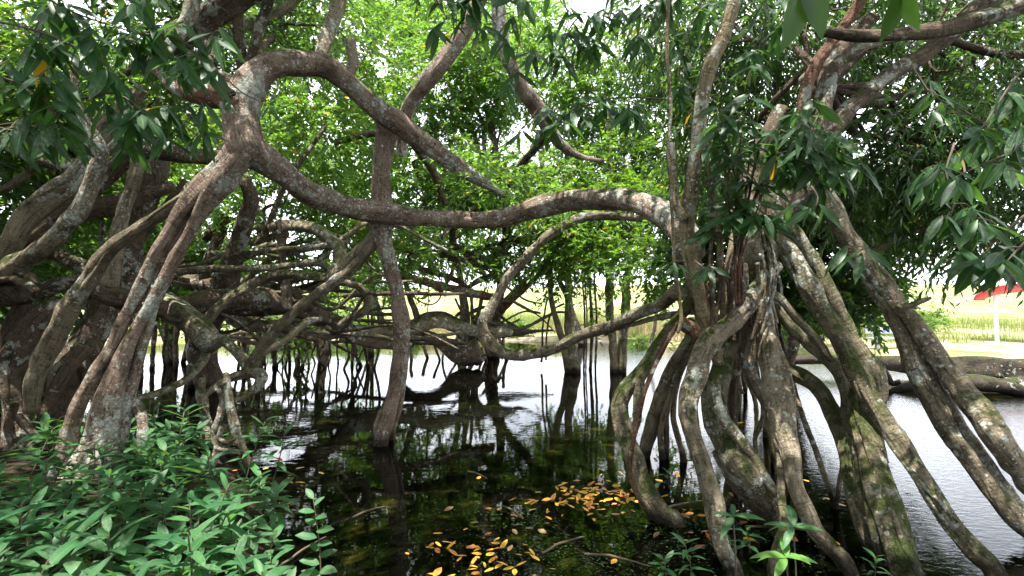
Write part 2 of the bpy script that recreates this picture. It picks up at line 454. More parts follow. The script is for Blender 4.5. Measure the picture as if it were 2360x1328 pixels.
def blob_twigs(mb, blobs, n, twig_len=(0.35, 0.8), per=14, leaf=(0.10, 0.16), ratio=0.42, droop=0.25, fine=False, hang=0.0):
    """sprays of leaves on twigs through a set of rounded clumps: blobs = (px,py,d, rx,ry,rz) or world (x,y,z) first"""
    B = np.array(blobs, float)
    vol = B[:, 3] * B[:, 4] * B[:, 5]; w = vol ** 0.75; w /= w.sum()
    idx = rng.choice(len(B), n, p=w)
    dirs = nrm(rng.normal(size=(n, 3)))
    rad = rng.uniform(0, 1, n) ** 0.42
    st = B[idx, :3] + dirs * B[idx, 3:6] * rad[:, None]
    ax = nrm(dirs * 0.8 + rng.normal(size=(n, 3)) * 0.55 + np.array((0, 0, -hang)))
    ln = rng.uniform(*twig_len, n)
    # twigs as thin three-sided sticks
    e = st + ax * ln[:, None] - np.array((0, 0, 1)) * (droop * ln)[:, None]
    s1 = nrm(np.cross(ax, rng.normal(size=(n, 3)))); s2 = np.cross(ax, s1)
    r = 0.0035 + 0.004 * ln
    V = np.stack([st + s1 * r[:, None], st - s1 * 0.5 * r[:, None] + s2 * r[:, None] * .8, st - s1 * 0.5 * r[:, None] - s2 * r[:, None] * .8, e], 1)
    o = np.arange(n)[:, None] * 4
    mb.add(V.reshape(-1, 3), None, np.concatenate([o + np.array(f) for f in ((0, 1, 3), (1, 2, 3), (2, 0, 3))]), mi=1)
    t = (np.arange(per) + 0.6) / per
    t = np.clip(0.12 + 0.88 * t, 0, 1)
    base = st[:, None] + ax[:, None] * (ln[:, None] * t)[..., None] - np.array((0, 0, 1)) * (droop * ln[:, None] * t ** 2)[..., None]
    sgn = np.where(np.arange(per) % 2 == 0, 1.0, -1.0)
    sd = nrm(np.cross(ax, np.array((0, 0, 1.0)) + 0.3 * rng.normal(size=(n, 3))))
    dr = ax[:, None] * rng.uniform(0.3, 0.9, (n, per, 1)) + sd[:, None] * (sgn[None, :, None] * rng.uniform(0.5, 1.0, (n, per, 1))) \
        + rng.normal(size=(n, per, 3)) * 0.28 - np.array((0, 0, 1)) * (hang + 0.15)
    up = np.array((0, 0, 1.0)) + rng.normal(size=(n, per, 3)) * 0.55
    L = rng.uniform(*leaf, (n, per)) * (1 - 0.25 * (t[None] > 0.9))
    tw = rng.normal(0, 0.16, (n, 1))
    tint = np.clip(0.45 + tw + rng.normal(0, 0.2, (n, per)), 0, 0.93)
    tint[rng.uniform(size=tint.shape) < 0.006] = 1.0
    leaves(mb, base.reshape(-1, 3), dr.reshape(-1, 3), up.reshape(-1, 3), L.ravel(), ratio, tint.ravel(),
           curl=rng.uniform(-0.05, 0.3, n * per), fine=fine)

def BL(px, py, d, rx, ry=None, rz=None):
    p = P(px, py, d); ry = rx if ry is None else ry; rz = rx * 0.75 if rz is None else rz
    return (*p, rx, ry, rz)

def crown(parent, mat, parts, name='crown'):
    mb = MB()
    for kw in parts: blob_twigs(mb, **kw)
    return mb.build(name, [M[mat], M['twig']], parent, smooth=False, attrs=True)

def branches(parent, mat, start, blobs, r0=0.06, wob=0.35, name='branch', n=None):
    """one boughed branch from start out to each clump"""
    bl = list(blobs)
    if n: bl = [bl[i] for i in rng.choice(len(bl), min(n, len(bl)), replace=False)]
    for b in bl:
        mb = MB()
        s = np.array(start, float); e = np.array(b[:3])
        k = 5
        pts = [s + (e - s) * t + rng.normal(size=3) * wob * math.sin(math.pi * t) * 0.5 + np.array((0, 0, 0.25 * np.linalg.norm(e - s) * math.sin(math.pi * t) * 0.35)) for t in np.linspace(0, 1, k)]
        tube(mb, pts, np.linspace(r0, r0 * 0.25, k), 8, 0.7, 0.15, step=0.12)
        for _ in range(3):
            q = pts[rng.integers(2, k)]; tip = q + nrm(rng.normal(size=3)) * np.array(b[3:6]) * 0.8
            md = (q + tip) / 2 + rng.normal(size=3) * 0.12
            tube(mb, [q, md, tip], [r0 * .35, r0 * .25, r0 * .10], 6, 0.5, 0.1, step=0.12)
        mb.build(name, M[mat], parent)

# ================================================================== GROUND
def smooth(a, b, x):
    t = np.clip((x - a) / (b - a), 0, 1); return t * t * (3 - 2 * t)
def fnoise(x, y, s, seed=0):
    r = np.random.default_rng(seed); v = 0
    for k in range(6):
        a = r.uniform(0, 6.28); f = s * r.uniform(0.6, 1.7); v = v + np.sin((x * math.cos(a) + y * math.sin(a)) * f + r.uniform(0, 6.28))
    return v / 6
FX = [-60, -15, -6, 0, 5, 8, 11, 15, 25, 60]
FY = [24, 26, 28, 28, 26, 22.5, 19.5, 17.2, 15.5, 15]
def height(x, y):
    far = y - np.interp(x, FX, FY) + fnoise(x, y, 0.9, 1) * 0.7
    hf = smooth(-1.5, 1.5, far)
    z = -0.55 + 0.72 * hf + 0.35 * smooth(1, 9, far) + 4.8 * smooth(7, 60, far) + 6 * smooth(60, 300, far)
    # near left bank
    edge = np.interp(y, [-5, 2.4, 3.4, 4.6, 5.6, 6.6, 8.0, 12, 20], [3.5, -0.80, -1.42, -2.02, -2.78, -4.6, -7.5, -16, -60])
    nb = smooth(-0.35, 0.35, edge - x + fnoise(x, y, 2.5, 2) * 0.12)
    z = np.maximum(z, -0.55 + nb * (0.72 + 0.10 * fnoise(x, y, 1.4, 3)))
    # shallow shelf in front right
    sh = smooth(6.2, 3.9, y) * smooth(-1.6, -0.2, x) * smooth(5.5, 3.0, x)
    z = np.where(nb < 0.05, np.maximum(z, -0.55 + 0.44 * sh + 0.05 * fnoise(x, y, 3.0, 4) * sh), z)
    z = z + fnoise(x, y, 4.0, 5) * 0.02 + fnoise(x, y, 1.1, 6) * 0.05
    return z
u = np.linspace(-1, 1, 240); v = np.linspace(0, 1, 300)
xs = np.sign(u) * (np.abs(u) * 9 + (np.abs(u) ** 5) * 900)
ys = -12 + v * 40 + v ** 7 * 1400
GX, GY = np.meshgrid(xs, ys)
GZ = height(GX, GY)
nx, ny = len(xs), len(ys)
ii = (np.arange(ny - 1)[:, None] * nx + np.arange(nx - 1)[None, :])
gq = np.stack([ii, ii + 1, ii + nx + 1, ii + nx], -1).reshape(-1, 4)

m, nt, out = new_mat('ground_earth')
geo = N(nt, 'ShaderNodeNewGeometry'); pos = geo.outputs['Position']
sp = N(nt, 'ShaderNodeSeparateXYZ'); nt.links.new(pos, sp.inputs[0])
n1 = N(nt, 'ShaderNodeTexNoise', Scale=0.55, Detail=8.0, Roughness=0.65); nt.links.new(pos, n1.inputs['Vector'])
n2 = N(nt, 'ShaderNodeTexNoise', Scale=9.0, Detail=8.0, Roughness=0.7); nt.links.new(pos, n2.inputs['Vector'])
n3 = N(nt, 'ShaderNodeTexNoise', Scale=2.2, Detail=6.0, Roughness=0.6); nt.links.new(pos, n3.inputs['Vector'])
bank = ramp(nt, n1.outputs['Fac'], [(0.38, (0.10, 0.15, 0.035)), (0.48, (0.24, 0.21, 0.10)), (0.58, (0.42, 0.34, 0.26))]).outputs['Color']
soil = ramp(nt, n2.outputs['Fac'], [(0.3, (0.012, 0.009, 0.006)), (0.7, (0.055, 0.040, 0.026))]).outputs['Color']
bed = ramp(nt, n3.outputs['Fac'], [(0.40, (0.005, 0.006, 0.004)), (0.58, (0.018, 0.018, 0.008)), (0.68, (0.15, 0.11, 0.025)), (0.8, (0.07, 0.06, 0.02))]).outputs['Color']
bed = mixc(nt, 0.8, bed, ramp(nt, n2.outputs['Fac'], [(0.3, 0.45), (0.65, 1.3)]).outputs['Color'], 'MULTIPLY')
isbed = ramp(nt, math_n(nt, 'ADD', sp.outputs['Z'], 0.5), [(0.44, 1.0), (0.52, 0.0)]).outputs['Color']
isfar = ramp(nt, math_n(nt, 'MULTIPLY', sp.outputs['Y'], 0.02), [(0.24, 0.0), (0.28, 1.0)]).outputs['Color']
isgrass = ramp(nt, math_n(nt, 'MULTIPLY', sp.outputs['Z'], 0.2), [(0.12, 0.0), (0.26, 0.85)]).outputs['Color']
field = ramp(nt, n1.outputs['Fac'], [(0.35, (0.12, 0.16, 0.05)), (0.6, (0.30, 0.31, 0.13))]).outputs['Color']
bank = mixc(nt, isgrass, bank, field)
land = mixc(nt, isfar, soil, bank)
land = mixc(nt, 0.7, land, ramp(nt, n2.outputs['Fac'], [(0.3, 0.55), (0.65, 1.2)]).outputs['Color'], 'MULTIPLY')
cc = mixc(nt, isbed, land, bed)
b = N(nt, 'ShaderNodeBsdfPrincipled', Roughness=0.95); b.inputs['Specular IOR Level'].default_value = .1; nt.links.new(cc, b.inputs['Base Color'])
bp = N(nt, 'ShaderNodeBump', Strength=0.8, Distance=0.04); nt.links.new(n2.outputs['Fac'], bp.inputs['Height']); nt.links.new(bp.outputs[0], b.inputs['Normal'])
nt.links.new(b.outputs[0], out.inputs['Surface'])
M['ground'] = m
g = MB().add(np.stack([GX, GY, GZ], -1).reshape(-1, 3), gq).build('ground', M['ground'])
tag(g, 'dark muddy banks and pale dry far shore around the pond', kind='structure')

# ---- water
m, nt, out = new_mat('pond_water')
geo = N(nt, 'ShaderNodeNewGeometry')
mp = N(nt, 'ShaderNodeMapping'); mp.inputs['Scale'].default_value = (1.0, 1.9, 1.0); mp.inputs['Rotation'].default_value = (0, 0, R(-14))
nt.links.new(geo.outputs['Position'], mp.inputs['Vector'])
w1 = N(nt, 'ShaderNodeTexNoise', Scale=5.0, Detail=3.0, Roughness=0.42, Distortion=0.4); nt.links.new(mp.outputs[0], w1.inputs['Vector'])
wm = N(nt, 'ShaderNodeTexNoise', Scale=0.45, Detail=2.0); nt.links.new(geo.outputs['Position'], wm.inputs['Vector'])
hh = math_n(nt, 'MULTIPLY', w1.outputs['Fac'], ramp(nt, wm.outputs['Fac'], [(0.42, 0.22), (0.62, 1.0)]).outputs['Color'])
spx = N(nt, 'ShaderNodeSeparateXYZ'); nt.links.new(geo.outputs['Position'], spx.inputs[0])
wr = N(nt, 'ShaderNodeTexNoise', Scale=11.0, Detail=3.0, Roughness=0.5, Distortion=0.8); nt.links.new(mp.outputs[0], wr.inputs['Vector'])
open_ = ramp(nt, math_n(nt, 'MULTIPLY', spx.outputs['X'], 0.1), [(0.20, 0.0), (0.42, 1.0)]).outputs['Color']
hh = math_n(nt, 'ADD', hh, math_n(nt, 'MULTIPLY', math_n(nt, 'MULTIPLY', wr.outputs['Fac'], open_), 2.6))
bp = N(nt, 'ShaderNodeBump', Strength=1.0, Distance=0.0016); nt.links.new(hh, bp.inputs['Height'])
fr = N(nt, 'ShaderNodeFresnel', IOR=1.36); nt.links.new(bp.outputs[0], fr.inputs['Normal'])
gl = N(nt, 'ShaderNodeBsdfGlossy', Roughness=0.0); nt.links.new(bp.outputs[0], gl.inputs['Normal'])
tr = N(nt, 'ShaderNodeBsdfTransparent'); tr.inputs['Color'].default_value = (0.40, 0.46, 0.33, 1)
mx = N(nt, 'ShaderNodeMixShader'); nt.links.new(fr.outputs[0], mx.inputs[0]); nt.links.new(tr.outputs[0], mx.inputs[1]); nt.links.new(gl.outputs[0], mx.inputs[2])
nt.links.new(mx.outputs[0], out.inputs['Surface'])
M['water'] = m
wtr = MB().add([(-90, -1, 0), (90, -1, 0), (90, 40, 0), (-90, 40, 0)], [(0, 1, 2, 3)]).build('water', M['water'], smooth=False)
tag(wtr, 'dark still pond mirroring the canopy', kind='structure')

# ================================================================== TREE A: the arching tree, left foreground
A = empty('banyan_tree', G(190, 1110), 'pinkish-barked leaning tree with split trunk, red paint marks and great arching limb', 'tree')
limb(A, 'trunk', 'pink', '130,1125,48 157,1021,38 181,946,34 219,870,31 256,804,28 279,750,28 304,700,29 331,650,30 354,596,32 386,545,34 413,499,38 450,455,50 500,410,60 545,365,70 578,318,76',
     [4.95, 5.0, 5.1, 5.2], strands=[
     ('205,1125,116 222,1051,92 246,961,72 268,870,50 300,795,34 320,750,26 346,701,26 371,650,25 403,593,26 433,545,28 459,496,34 500,430,56 550,355,66', [4.85, 5.0, 5.1, 5.2], False),
     ('262,1090,60 275,1000,46 290,930,34 305,880,28 322,810,26 340,750,24 362,690,22 390,640,18 425,570,16', [5.0, 5.1, 5.15, 5.2], False),
     ('352,596,26 375,604,26 400,598,24', [5.1, 5.15], False),
     ('300,700,20 335,715,18', [5.1, 5.12], False)])
limb(A, 'shaded_inner_wood', 'shaded_wood', '190,1060,40 250,930,44 295,830,42 330,745,40 370,650,40 410,560,40 445,490,30', [5.12, 5.25, 5.32, 5.35])  # dark inner strand; the split's deep shade is put into its colour
limb(A, 'limb', 'pink', '585,360,84 570,310,86 560,265,84 568,222,80 595,178,72 640,150,63 690,143,60 740,150,58 790,182,52 840,222,50 880,255,54 905,273,60 940,300,46 1000,342,40 1060,385,34 1115,420,26 1160,450,16',
     [5.2, 5.3, 5.6, 6.2, 6.7, 7.2])
limb(A, 'limb', 'pink', '560,335,70 585,345,76 620,372,66 680,415,56 740,450,54 800,473,50 845,485,58 880,492,68 915,498,56 960,503,44 1050,508,42 1150,505,42 1230,482,46 1320,463,50 1400,455,54 1470,464,58 1530,490,64 1568,530,68 1590,590,70',
     [5.2, 5.8, 6.6, 6.9, 6.3, 5.4, 4.7])
limb(A, 'limb', 'red', '560,250,70 520,215,74 485,220,56 440,215,42 400,197,36 350,150,28 300,100,22', [5.2, 5.3, 5.7])
kn = limb(A, 'knot_hole', 'shaded_wood', '500,196,22 520,206,26 540,216,14', [5.03, 5.03])
limb(A, 'limb', 'grey', '738,140,30 745,100,32 765,45,32 795,-40,30', [6.0, 6.3, 6.6])
limb(A, 'limb', 'grey', '800,180,28 812,140,28 805,92,24', [6.2, 6.2])
pr = limb(A, 'prop_root', 'pink', '899,272,66 890,310,50 884,350,48 879,430,46 878,480,58 879,520,58 886,560,40 899,615,36 915,680,35 925,760,36 920,850,36 904,930,34 889,985,34 878,1026,36',
     [6.7, 6.75, 6.8], foot=True, wig=.03, strands=[
     ('925,800,12 914,870,14 898,920,14 878,950,14 867,985,13 866,1020,14', [6.7], True),
     ('932,860,11 924,930,12 908,985,12 900,1015,14', [6.75], True)])
limb(A, 'prop_root', 'grey', '880,530,40 846,566,40 800,612,40 768,650,34', [6.85, 7.4])
limb(A, 'prop_root', 'grey', '872,540,20 840,590,22 800,630,24 767,652,26 701,700,26 650,745,26 600,808,26 575,850,26', [6.85, 7.2, 7.6])
limb(A, 'root', 'pink', '296,925,26 316,940,24 324,965,22 330,1000,22 334,1060,24 336,1110,26', [5.15, 5.05, 5.0], foot=True)
# red paint dabs on the trunk, laid on its surface
from mathutils.bvhtree import BVHTree
M['paint'] = plain('red_paint', (0.35, 0.012, 0.02), 0.5, var=0.3, scale=60)
tv = A.children[0]
bvh = BVHTree.FromPolygons([v.co + A.location for v in tv.data.vertices], [tuple(p.vertices) for p in tv.data.polygons])
for px, py, w, h in ((195, 930, 5, 7), (174, 977, 5, 8), (203, 1018, 9, 6), (197, 1030, 5, 8), (189, 1042, 8, 4), (195, 1048, 6, 4)):
    V = []
    for rr_ in (0, .55, 1):
        for t_ in np.linspace(0, 6.283, 12, endpoint=False):
            j = rr_ * (1 + .35 * math.sin(3 * t_ + px) * (rr_ == 1))
            q = P(px + w * j * math.cos(t_), py + h * j * math.sin(t_), 1.0); dv = (Vector(q) - cam.location).normalized()
            hit = bvh.ray_cast(cam.location, dv)
            V.append(np.array(hit[0] - dv * .004) if hit[0] else None)
    if any(v is None for v in V): continue
    Q = [(r * 12 + i, r * 12 + (i + 1) % 12, (r + 1) * 12 + (i + 1) % 12, (r + 1) * 12 + i) for r in (0, 1) for i in range(12)]
    MB().add(V, Q).build('paint_mark', M['paint'], A)

# ================================================================== TREE C: dark tangle at the far left
C = empty('banyan_tree', G(60, 1050), 'dark tangled tree of crossing trunks at the left edge', 'tree')
limb(C, 'trunk', 'dark', '142,695,46 90,737,52 54,789,60 30,840,60 27,901,52 39,961,52 48,1021,66 46,1070,80', [6.4, 6.1, 5.9], wrap=2, strands=[
     ('40,960,22 57,979,18 84,1003,16 111,1024,14 128,1040,10', [5.8, 5.7], False),
     ('45,1020,24 84,1045,22 120,1066,20 140,1085,16', [5.75, 5.5], False),
     ('38,930,20 22,985,20 33,1036,20 40,1075,24', [5.75, 5.7], False),
     ('40,1010,24 10,1050,24 -20,1080,22', [5.8, 5.6], False)])
limb(C, 'trunk', 'dark', '250,700,58 211,776,70 157,870,84 136,931,74 118,991,46 110,1040,40', [7.2, 6.8, 6.3], wrap=2)
limb(C, 'prop_root', 'grey', '193,780,16 163,816,18 126,855,16 112,890,14', [6.4, 6.2])
limb(C, 'prop_root', 'dark', '169,800,18 187,846,22 190,895,22 163,955,20 130,1000,16 115,1030,14', [6.35, 6.15])
limb(C, 'prop_root', 'dark', '185,785,22 211,790,22 221,822,22 217,860,18 200,890,14', [6.5, 6.4])
limb(C, 'limb', 'grey', '330,200,34 300,235,38 263,278,44 234,318,50 208,380,58 169,424,66 126,445,64 84,475,58 45,520,54 18,569,50 -45,650,46', [6.6, 6.3, 6.0], wrap=2)
limb(C, 'limb', 'grey', '170,150,16 178,230,20 200,285,22 232,345,28 217,406,34 187,478,40 150,514,44 114,554,46 75,587,46 36,608,46 -30,650,44', [5.6, 5.8, 5.9], wrap=2)
limb(C, 'limb', 'grey', '305,250,24 290,300,28 275,330,26 240,355,22', [5.9, 5.9], wrap=2)
limb(C, 'limb', 'dark', '400,430,30 320,450,42 253,469,48 180,487,48 120,511,48 60,550,48 -10,625,50', [7.2, 6.8, 6.4])
limb(C, 'prop_root', 'grey', '318,360,30 310,400,30 289,475,32 277,530,33 262,611,36 254,660,42', [6.2, 6.1])
limb(C, 'prop_root', 'grey', '470,430,26 434,451,28 376,490,30 331,520,32 271,560,36 229,605,38 193,662,40 163,710,42 126,776,42 90,834,42 72,895,38 66,950,36', [5.6, 5.5, 5.6], wrap=2)
limb(C, 'prop_root', 'dark', '200,800,34 160,850,30 130,900,30 100,960,26', [6.2, 6.0])
limb(C, 'limb', 'dark', '-20,690,42 60,683,40 120,665,36 169,650,34 200,655,40 230,676,46 262,688,48 310,698,46 380,712,42', [6.2, 6.4, 6.8])
limb(C, 'limb', 'dark', '-10,620,24 36,623,24 66,634,22 80,658,20', [5.9, 5.8], strands=[
     ('-10,648,20 30,643,20 60,655,20 84,672,18', [5.8, 5.7], False),
     ('-10,665,34 30,668,34 55,690,30', [5.95, 5.9], False)])
limb(C, 'limb', 'dark', '60,700,38 30,746,38 6,795,38 -20,880,40', [6.6, 6.5])
limb(C, 'limb', 'dark', '110,575,34 166,602,36 205,629,36 250,670,40', [7.2, 7.0])
limb(C, 'limb', 'dark', '-20,305,36 50,348,36 110,376,38 174,388,40 215,400,40', [6.8, 6.4])
limb(C, 'limb', 'grey', '-20,455,18 65,398,18 164,313,17 239,271,16 300,262,12', [7.0, 7.2], wrap=2)
limb(C, 'trunk', 'dark', '345,320,60 338,400,78 318,470,70 298,540,66 290,620,70 285,700,80', [7.6, 7.4], wrap=2)
limb(C, 'limb', 'dark', '510,365,36 460,362,42 422,358,42 348,350,42 293,368,40 249,408,40 215,436,40', [6.4, 6.4])
limb(C, 'limb', 'dark', '320,130,50 400,80,58 500,28,60 620,-40,60', [5.4, 5.2])
limb(C, 'limb', 'grey', '370,150,26 400,95,30 432,40,32 455,-30,30', [5.0, 5.0], wrap=2)
limb(C, 'limb', 'dark', '520,-20,30 500,60,30 470,120,28 430,170,26', [6.5, 6.5])
limb(C, 'limb', 'grey', '500,90,22 560,60,26 640,30,24 720,-30,20', [7.0, 7.2], wrap=2)
for x0, y0, x1, y1 in ((338, 400, 345, 480), (352, 395, 360, 450), (365, 390, 362, 440), (236, 500, 222, 610), (238, 510, 236, 580), (322, 420, 330, 520)):
    limb(C, 'aerial_root', 'dark', f'{x0},{y0},7 {(x0+x1)/2+3},{(y0+y1)/2},6 {x1},{y1},4', [7.1, 7.1])

# ================================================================== TREE D: low limbs sprawling behind, left of centre
D = empty('banyan_tree', G(485, 895), 'low sprawling tree with snaking horizontal limbs and sawn-off stump end', 'tree')
dD = 11.0
limb(D, 'trunk', 'dark', '495,690,80 475,730,64 460,800,62 468,845,58 488,895,72', [10.8, 11.0], foot=True, strands=[
     ('480,760,40 450,830,30 440,895,34', [10.8], True)])
limb(D, 'limb', 'grey', '340,675,54 364,690,58 400,712,62 440,738,64 470,765,58 492,792,52', [8.6, 8.2, 7.8], label='thick sawn-off limb end')
limb(D, 'prop_root', 'grey', '490,775,22 510,783,22 535,802,22 563,832,24 582,858,30 604,868,30 594,893,24 568,910,20 540,925,16', [7.9, 7.6, 7.2])
limb(D, 'prop_root', 'grey', '585,855,26 530,872,20 492,894,18 470,910,16', [7.6, 7.3])
limb(D, 'prop_root', 'grey', '463,780,20 478,815,20 455,845,20 420,880,18 370,905,18 310,920,18', [9.0, 7.5, 6.2])
limb(D, 'limb', 'dark', '566,415,26 580,460,36 566,500,40 550,550,42 532,610,48 520,656,64 514,690,74', [9.8, 10.2, 10.5])
limb(D, 'limb', 'dark', '470,550,22 500,520,24 520,505,26 470,620,28 460,680,34', [11.5])
limb(D, 'limb', 'grey', '500,500,12 560,515,16 610,525,18 662,520,26 716,527,28 761,548,30 782,580,30 776,617,32 767,655,36', [12, 11, 9.5, 8.0])
limb(D, 'limb', 'grey', '540,610,18 557,596,20 596,578,22 662,579,20 746,568,18 800,560,14', [10.5, 10.5])
limb(D, 'limb', 'grey', '412,626,20 490,620,18 581,620,17 656,614,18 731,605,18 760,620,18', [9.5, 9.8])
limb(D, 'limb', 'moss', '480,740,26 511,704,24 557,668,24 611,641,24 671,632,24 731,641,24 768,645,22', [9.2, 9.5, 8.8])
limb(D, 'limb', 'dark', '640,508,18 650,530,22 648,580,21 654,626,21 662,690,24 668,715,26', [10.0, 10.2])
limb(D, 'limb', 'dark', '395,708,40 460,694,50 520,688,54 581,692,48 620,690,46 671,704,44 716,719,42 746,730,38 792,757,32 822,783,28 882,797,24 920,800,20', [9.5, 10.5, 12.0, 13.5], strands=[
     ('760,735,20 800,745,18 835,775,16 890,790,16 920,795,14', [12.5, 13.5], False)])
limb(D, 'limb', 'dark', '380,640,26 440,650,34 500,660,38 560,670,34 620,665,28 690,672,20', [11.5, 11.5])
limb(D, 'limb', 'grey', '526,724,34 566,751,32 611,757,30 656,763,30 716,772,26 776,770,26 813,760,25 867,760,25 904,762,25 946,760,25 986,744,28 1019,743,29 1061,757,28 1106,766,30 1180,766,24', [11.5, 12.5, 14, 14.5])
limb(D, 'limb', 'dark', '520,715,20 600,722,18 680,716,18 720,712,14', [11.0, 11.5])
limb(D, 'prop_root', 'grey', '575,845,22 617,805,18 656,784,18 701,745,18 740,735,12', [7.8, 10.0])
limb(D, 'prop_root', 'grey', '770,645,18 795,653,18 831,665,18 849,689,20 838,719,20 805,733,18 780,750,14', [10.0, 10.5])
limb(D, 'limb', 'dark', '640,640,16 690,690,18 720,720,18 745,735,18', [11, 12])
for i, (x0, y0, x1, y1, w) in enumerate(((731, 718, 737, 842, 9), (804, 754, 831, 845, 9), (840, 800, 849, 846, 7), (692, 770, 689, 836, 8), (668, 798, 668, 846, 8),
        (638, 800, 638, 846, 8), (628, 805, 632, 848, 11), (818, 770, 812, 846, 6), (760, 775, 756, 842, 5), (775, 770, 779, 838, 5), (720, 775, 726, 838, 5), (655, 780, 652, 844, 5), (615, 760, 612, 846, 6), (600, 760, 598, 852, 7),
        (566, 755, 560, 842, 10), (575, 755, 572, 830, 6), (383, 745, 380, 846, 8), (410, 740, 405, 850, 12), (355, 745, 352, 850, 12), (330, 740, 325, 850, 10), (705, 752, 712, 842, 6), (680, 790, 700, 845, 6))):
    limb(D, 'aerial_root', 'dark', f'{x0},{y0},{w} {(x0*2+x1)/3+random.uniform(-4,4):.0f},{(y0*2+y1)/3:.0f},{w} {(x0+2*x1)/3+random.uniform(-5,5):.0f},{(y0+y1*2)/3:.0f},{w*.9:.1f} {x1},{y1},{w}', [gd(y1) - 1.0], foot=True)

# ================================================================== TREE E: centre far
E = empty('banyan_tree', G(1085, 830), 'far tree on an arched root island in mid-pond', 'tree')
dE = 15.5
limb(E, 'trunk', 'dark', '1133,600,26 1142,620,22 1152,645,20 1152,680,20 1142,736,20 1136,781,22 1139,826,26', [dE], foot=True)
limb(E, 'trunk', 'red', '1255,610,18 1242,622,20 1196,670,24 1169,697,26 1148,721,28 1135,760,26 1128,825,26', [dE - 1, dE], foot=True)
limb(E, 'limb', 'dark', '955,370,14 975,420,16 1000,440,16 1019,456,17 1031,490,18 1043,528,18 1044,558,18 1061,576,20 1106,598,22 1140,606,24', [dE])
limb(E, 'limb', 'dark', '1120,250,14 1140,330,16 1150,400,17 1165,470,20 1166,528,22 1163,567,24 1133,602,26', [dE])
limb(E, 'limb', 'dark', '1165,548,20 1211,558,20 1245,566,16 1300,575,12', [dE])
limb(E, 'limb', 'dark', '860,545,16 901,558,18 955,576,19 1018,588,19 1060,598,19 1106,610,20 1138,615,20', [dE])
limb(E, 'limb', 'dark', '905,612,9 919,616,12 964,619,13 1030,637,14 1067,655,14 1080,672,14', [dE])
limb(E, 'limb', 'red', '900,632,18 934,640,19 1000,655,20 1076,674,20 1139,684,19', [dE - 1])
limb(E, 'limb', 'dark', '1145,632,14 1100,648,14 1070,668,12', [dE])
limb(E, 'trunk', 'grey', '1068,665,13 1072,700,13 1076,740,15 1078,800,18', [dE])
limb(E, 'trunk', 'grey', '1084,670,9 1088,720,9 1092,800,12', [dE])
limb(E, 'trunk', 'grey', '1110,690,10 1100,740,12 1096,800,14', [dE])
limb(E, 'trunk', 'grey', '925,600,13 937,658,14 946,691,15 961,733,16 975,790,18', [dE])
limb(E, 'trunk', 'grey', '850,600,12 859,661,14 868,706,15 883,748,16 905,795,18', [dE])
limb(E, 'root', 'moss', '940,760,14 958,744,20 986,730,22 1022,727,22 1061,744,20 1080,765,18', [dE])
limb(E, 'root', 'dark', '930,785,24 976,778,28 1016,790,32 1061,815,52 1095,818,46 1112,832,30', [dE])
for x0, y0, x1, y1, w in ((1000, 790, 1013, 831, 7), (1025, 775, 1055, 829, 7), (1055, 765, 1094, 832, 7), (975, 785, 985, 826, 8), (950, 785, 948, 828, 9), (1030, 790, 1020, 832, 6), (1075, 800, 1085, 833, 8),
                        (1110, 800, 1120, 833, 9), (1095, 770, 1110, 830, 7), (1147, 770, 1170, 826, 8), (1160, 770, 1166, 832, 8)):
    limb(E, 'prop_root', 'grey', f'{x0},{y0},{w} {(x0+x1)/2-2},{(y0+y1)/2-3},{w} {x1},{y1},{w}', [gd(y1)], foot=True)
for x0, y0, y1 in ((1042, 590, 620), (1058, 600, 660), (1015, 590, 680), (985, 640, 730), (955, 580, 640), (1000, 570, 640), (1030, 590, 610), (1240, 560, 620), (1120, 560, 620)):
    limb(E, 'aerial_root', 'dark', f'{x0},{y0},3 {x0+3},{(y0+y1)/2},3 {x0-2},{y1},2', [dE])
mb = MB(); tube(mb, *to3('930,640,4 950,680,4 985,702,4 1012,690,4 1030,640,4 1036,600,4', [dE]), nseg=6); mb.build('vine', M['dark'], E)

limb(E, 'limb', 'pink', '1120,-60,40 1085,40,40 1045,110,40 1005,165,38 960,222,36 930,280,30 925,360,24', [9.0, 9.6, 10.5])
limb(E, 'limb', 'pink', '1140,-60,34 1150,40,34 1165,110,35 1192,180,35 1232,240,34 1268,305,30 1300,340,24 1340,362,16 1390,372,9', [9.0, 9.4, 10.2, 11.5])
limb(E, 'limb', 'dark', '930,300,22 990,380,20 1025,470,16', [11, 13])
limb(E, 'limb', 'dark', '1268,305,20 1200,380,18 1165,440,18 1163,500,18', [11, 14])
limb(E, 'limb', 'dark', '770,330,14 850,310,16 900,305,16', [11.5])
limb(E, 'limb', 'grey', '1010,560,9 1040,520,10 1090,480,9 1130,420,8', [13.5])
for _ in range(26):
    x0 = rng.uniform(400, 800); y0 = rng.uniform(570, 770); ln_ = rng.uniform(100, 300); dy = rng.normal(0, 35); sg_ = rng.normal(0, 28); w_ = rng.uniform(7, 17); d_ = rng.uniform(9.5, 13.5)
    limb(D, 'limb', rng.choice(['grey', 'dark', 'moss', 'dark']), ' '.join(f'{x0+ln_*t:.0f},{y0+dy*t+sg_*math.sin(4.5*t+x0):.0f},{w_*(1.1-.45*t):.1f}' for t in np.linspace(0, 1, 6)), [d_, d_ + rng.normal(0, .8)])
for _ in range(16):
    x0 = rng.uniform(560, 880); y0 = rng.uniform(700, 780); y1 = rng.uniform(838, 852); w_ = rng.uniform(4, 8)
    limb(D, 'aerial_root', 'dark', ' '.join(f'{x0+rng.normal(0,9):.0f},{y0+(y1-y0)*t:.0f},{w_:.1f}' for t in np.linspace(0, 1, 5)), [gd(y1)], foot=True)
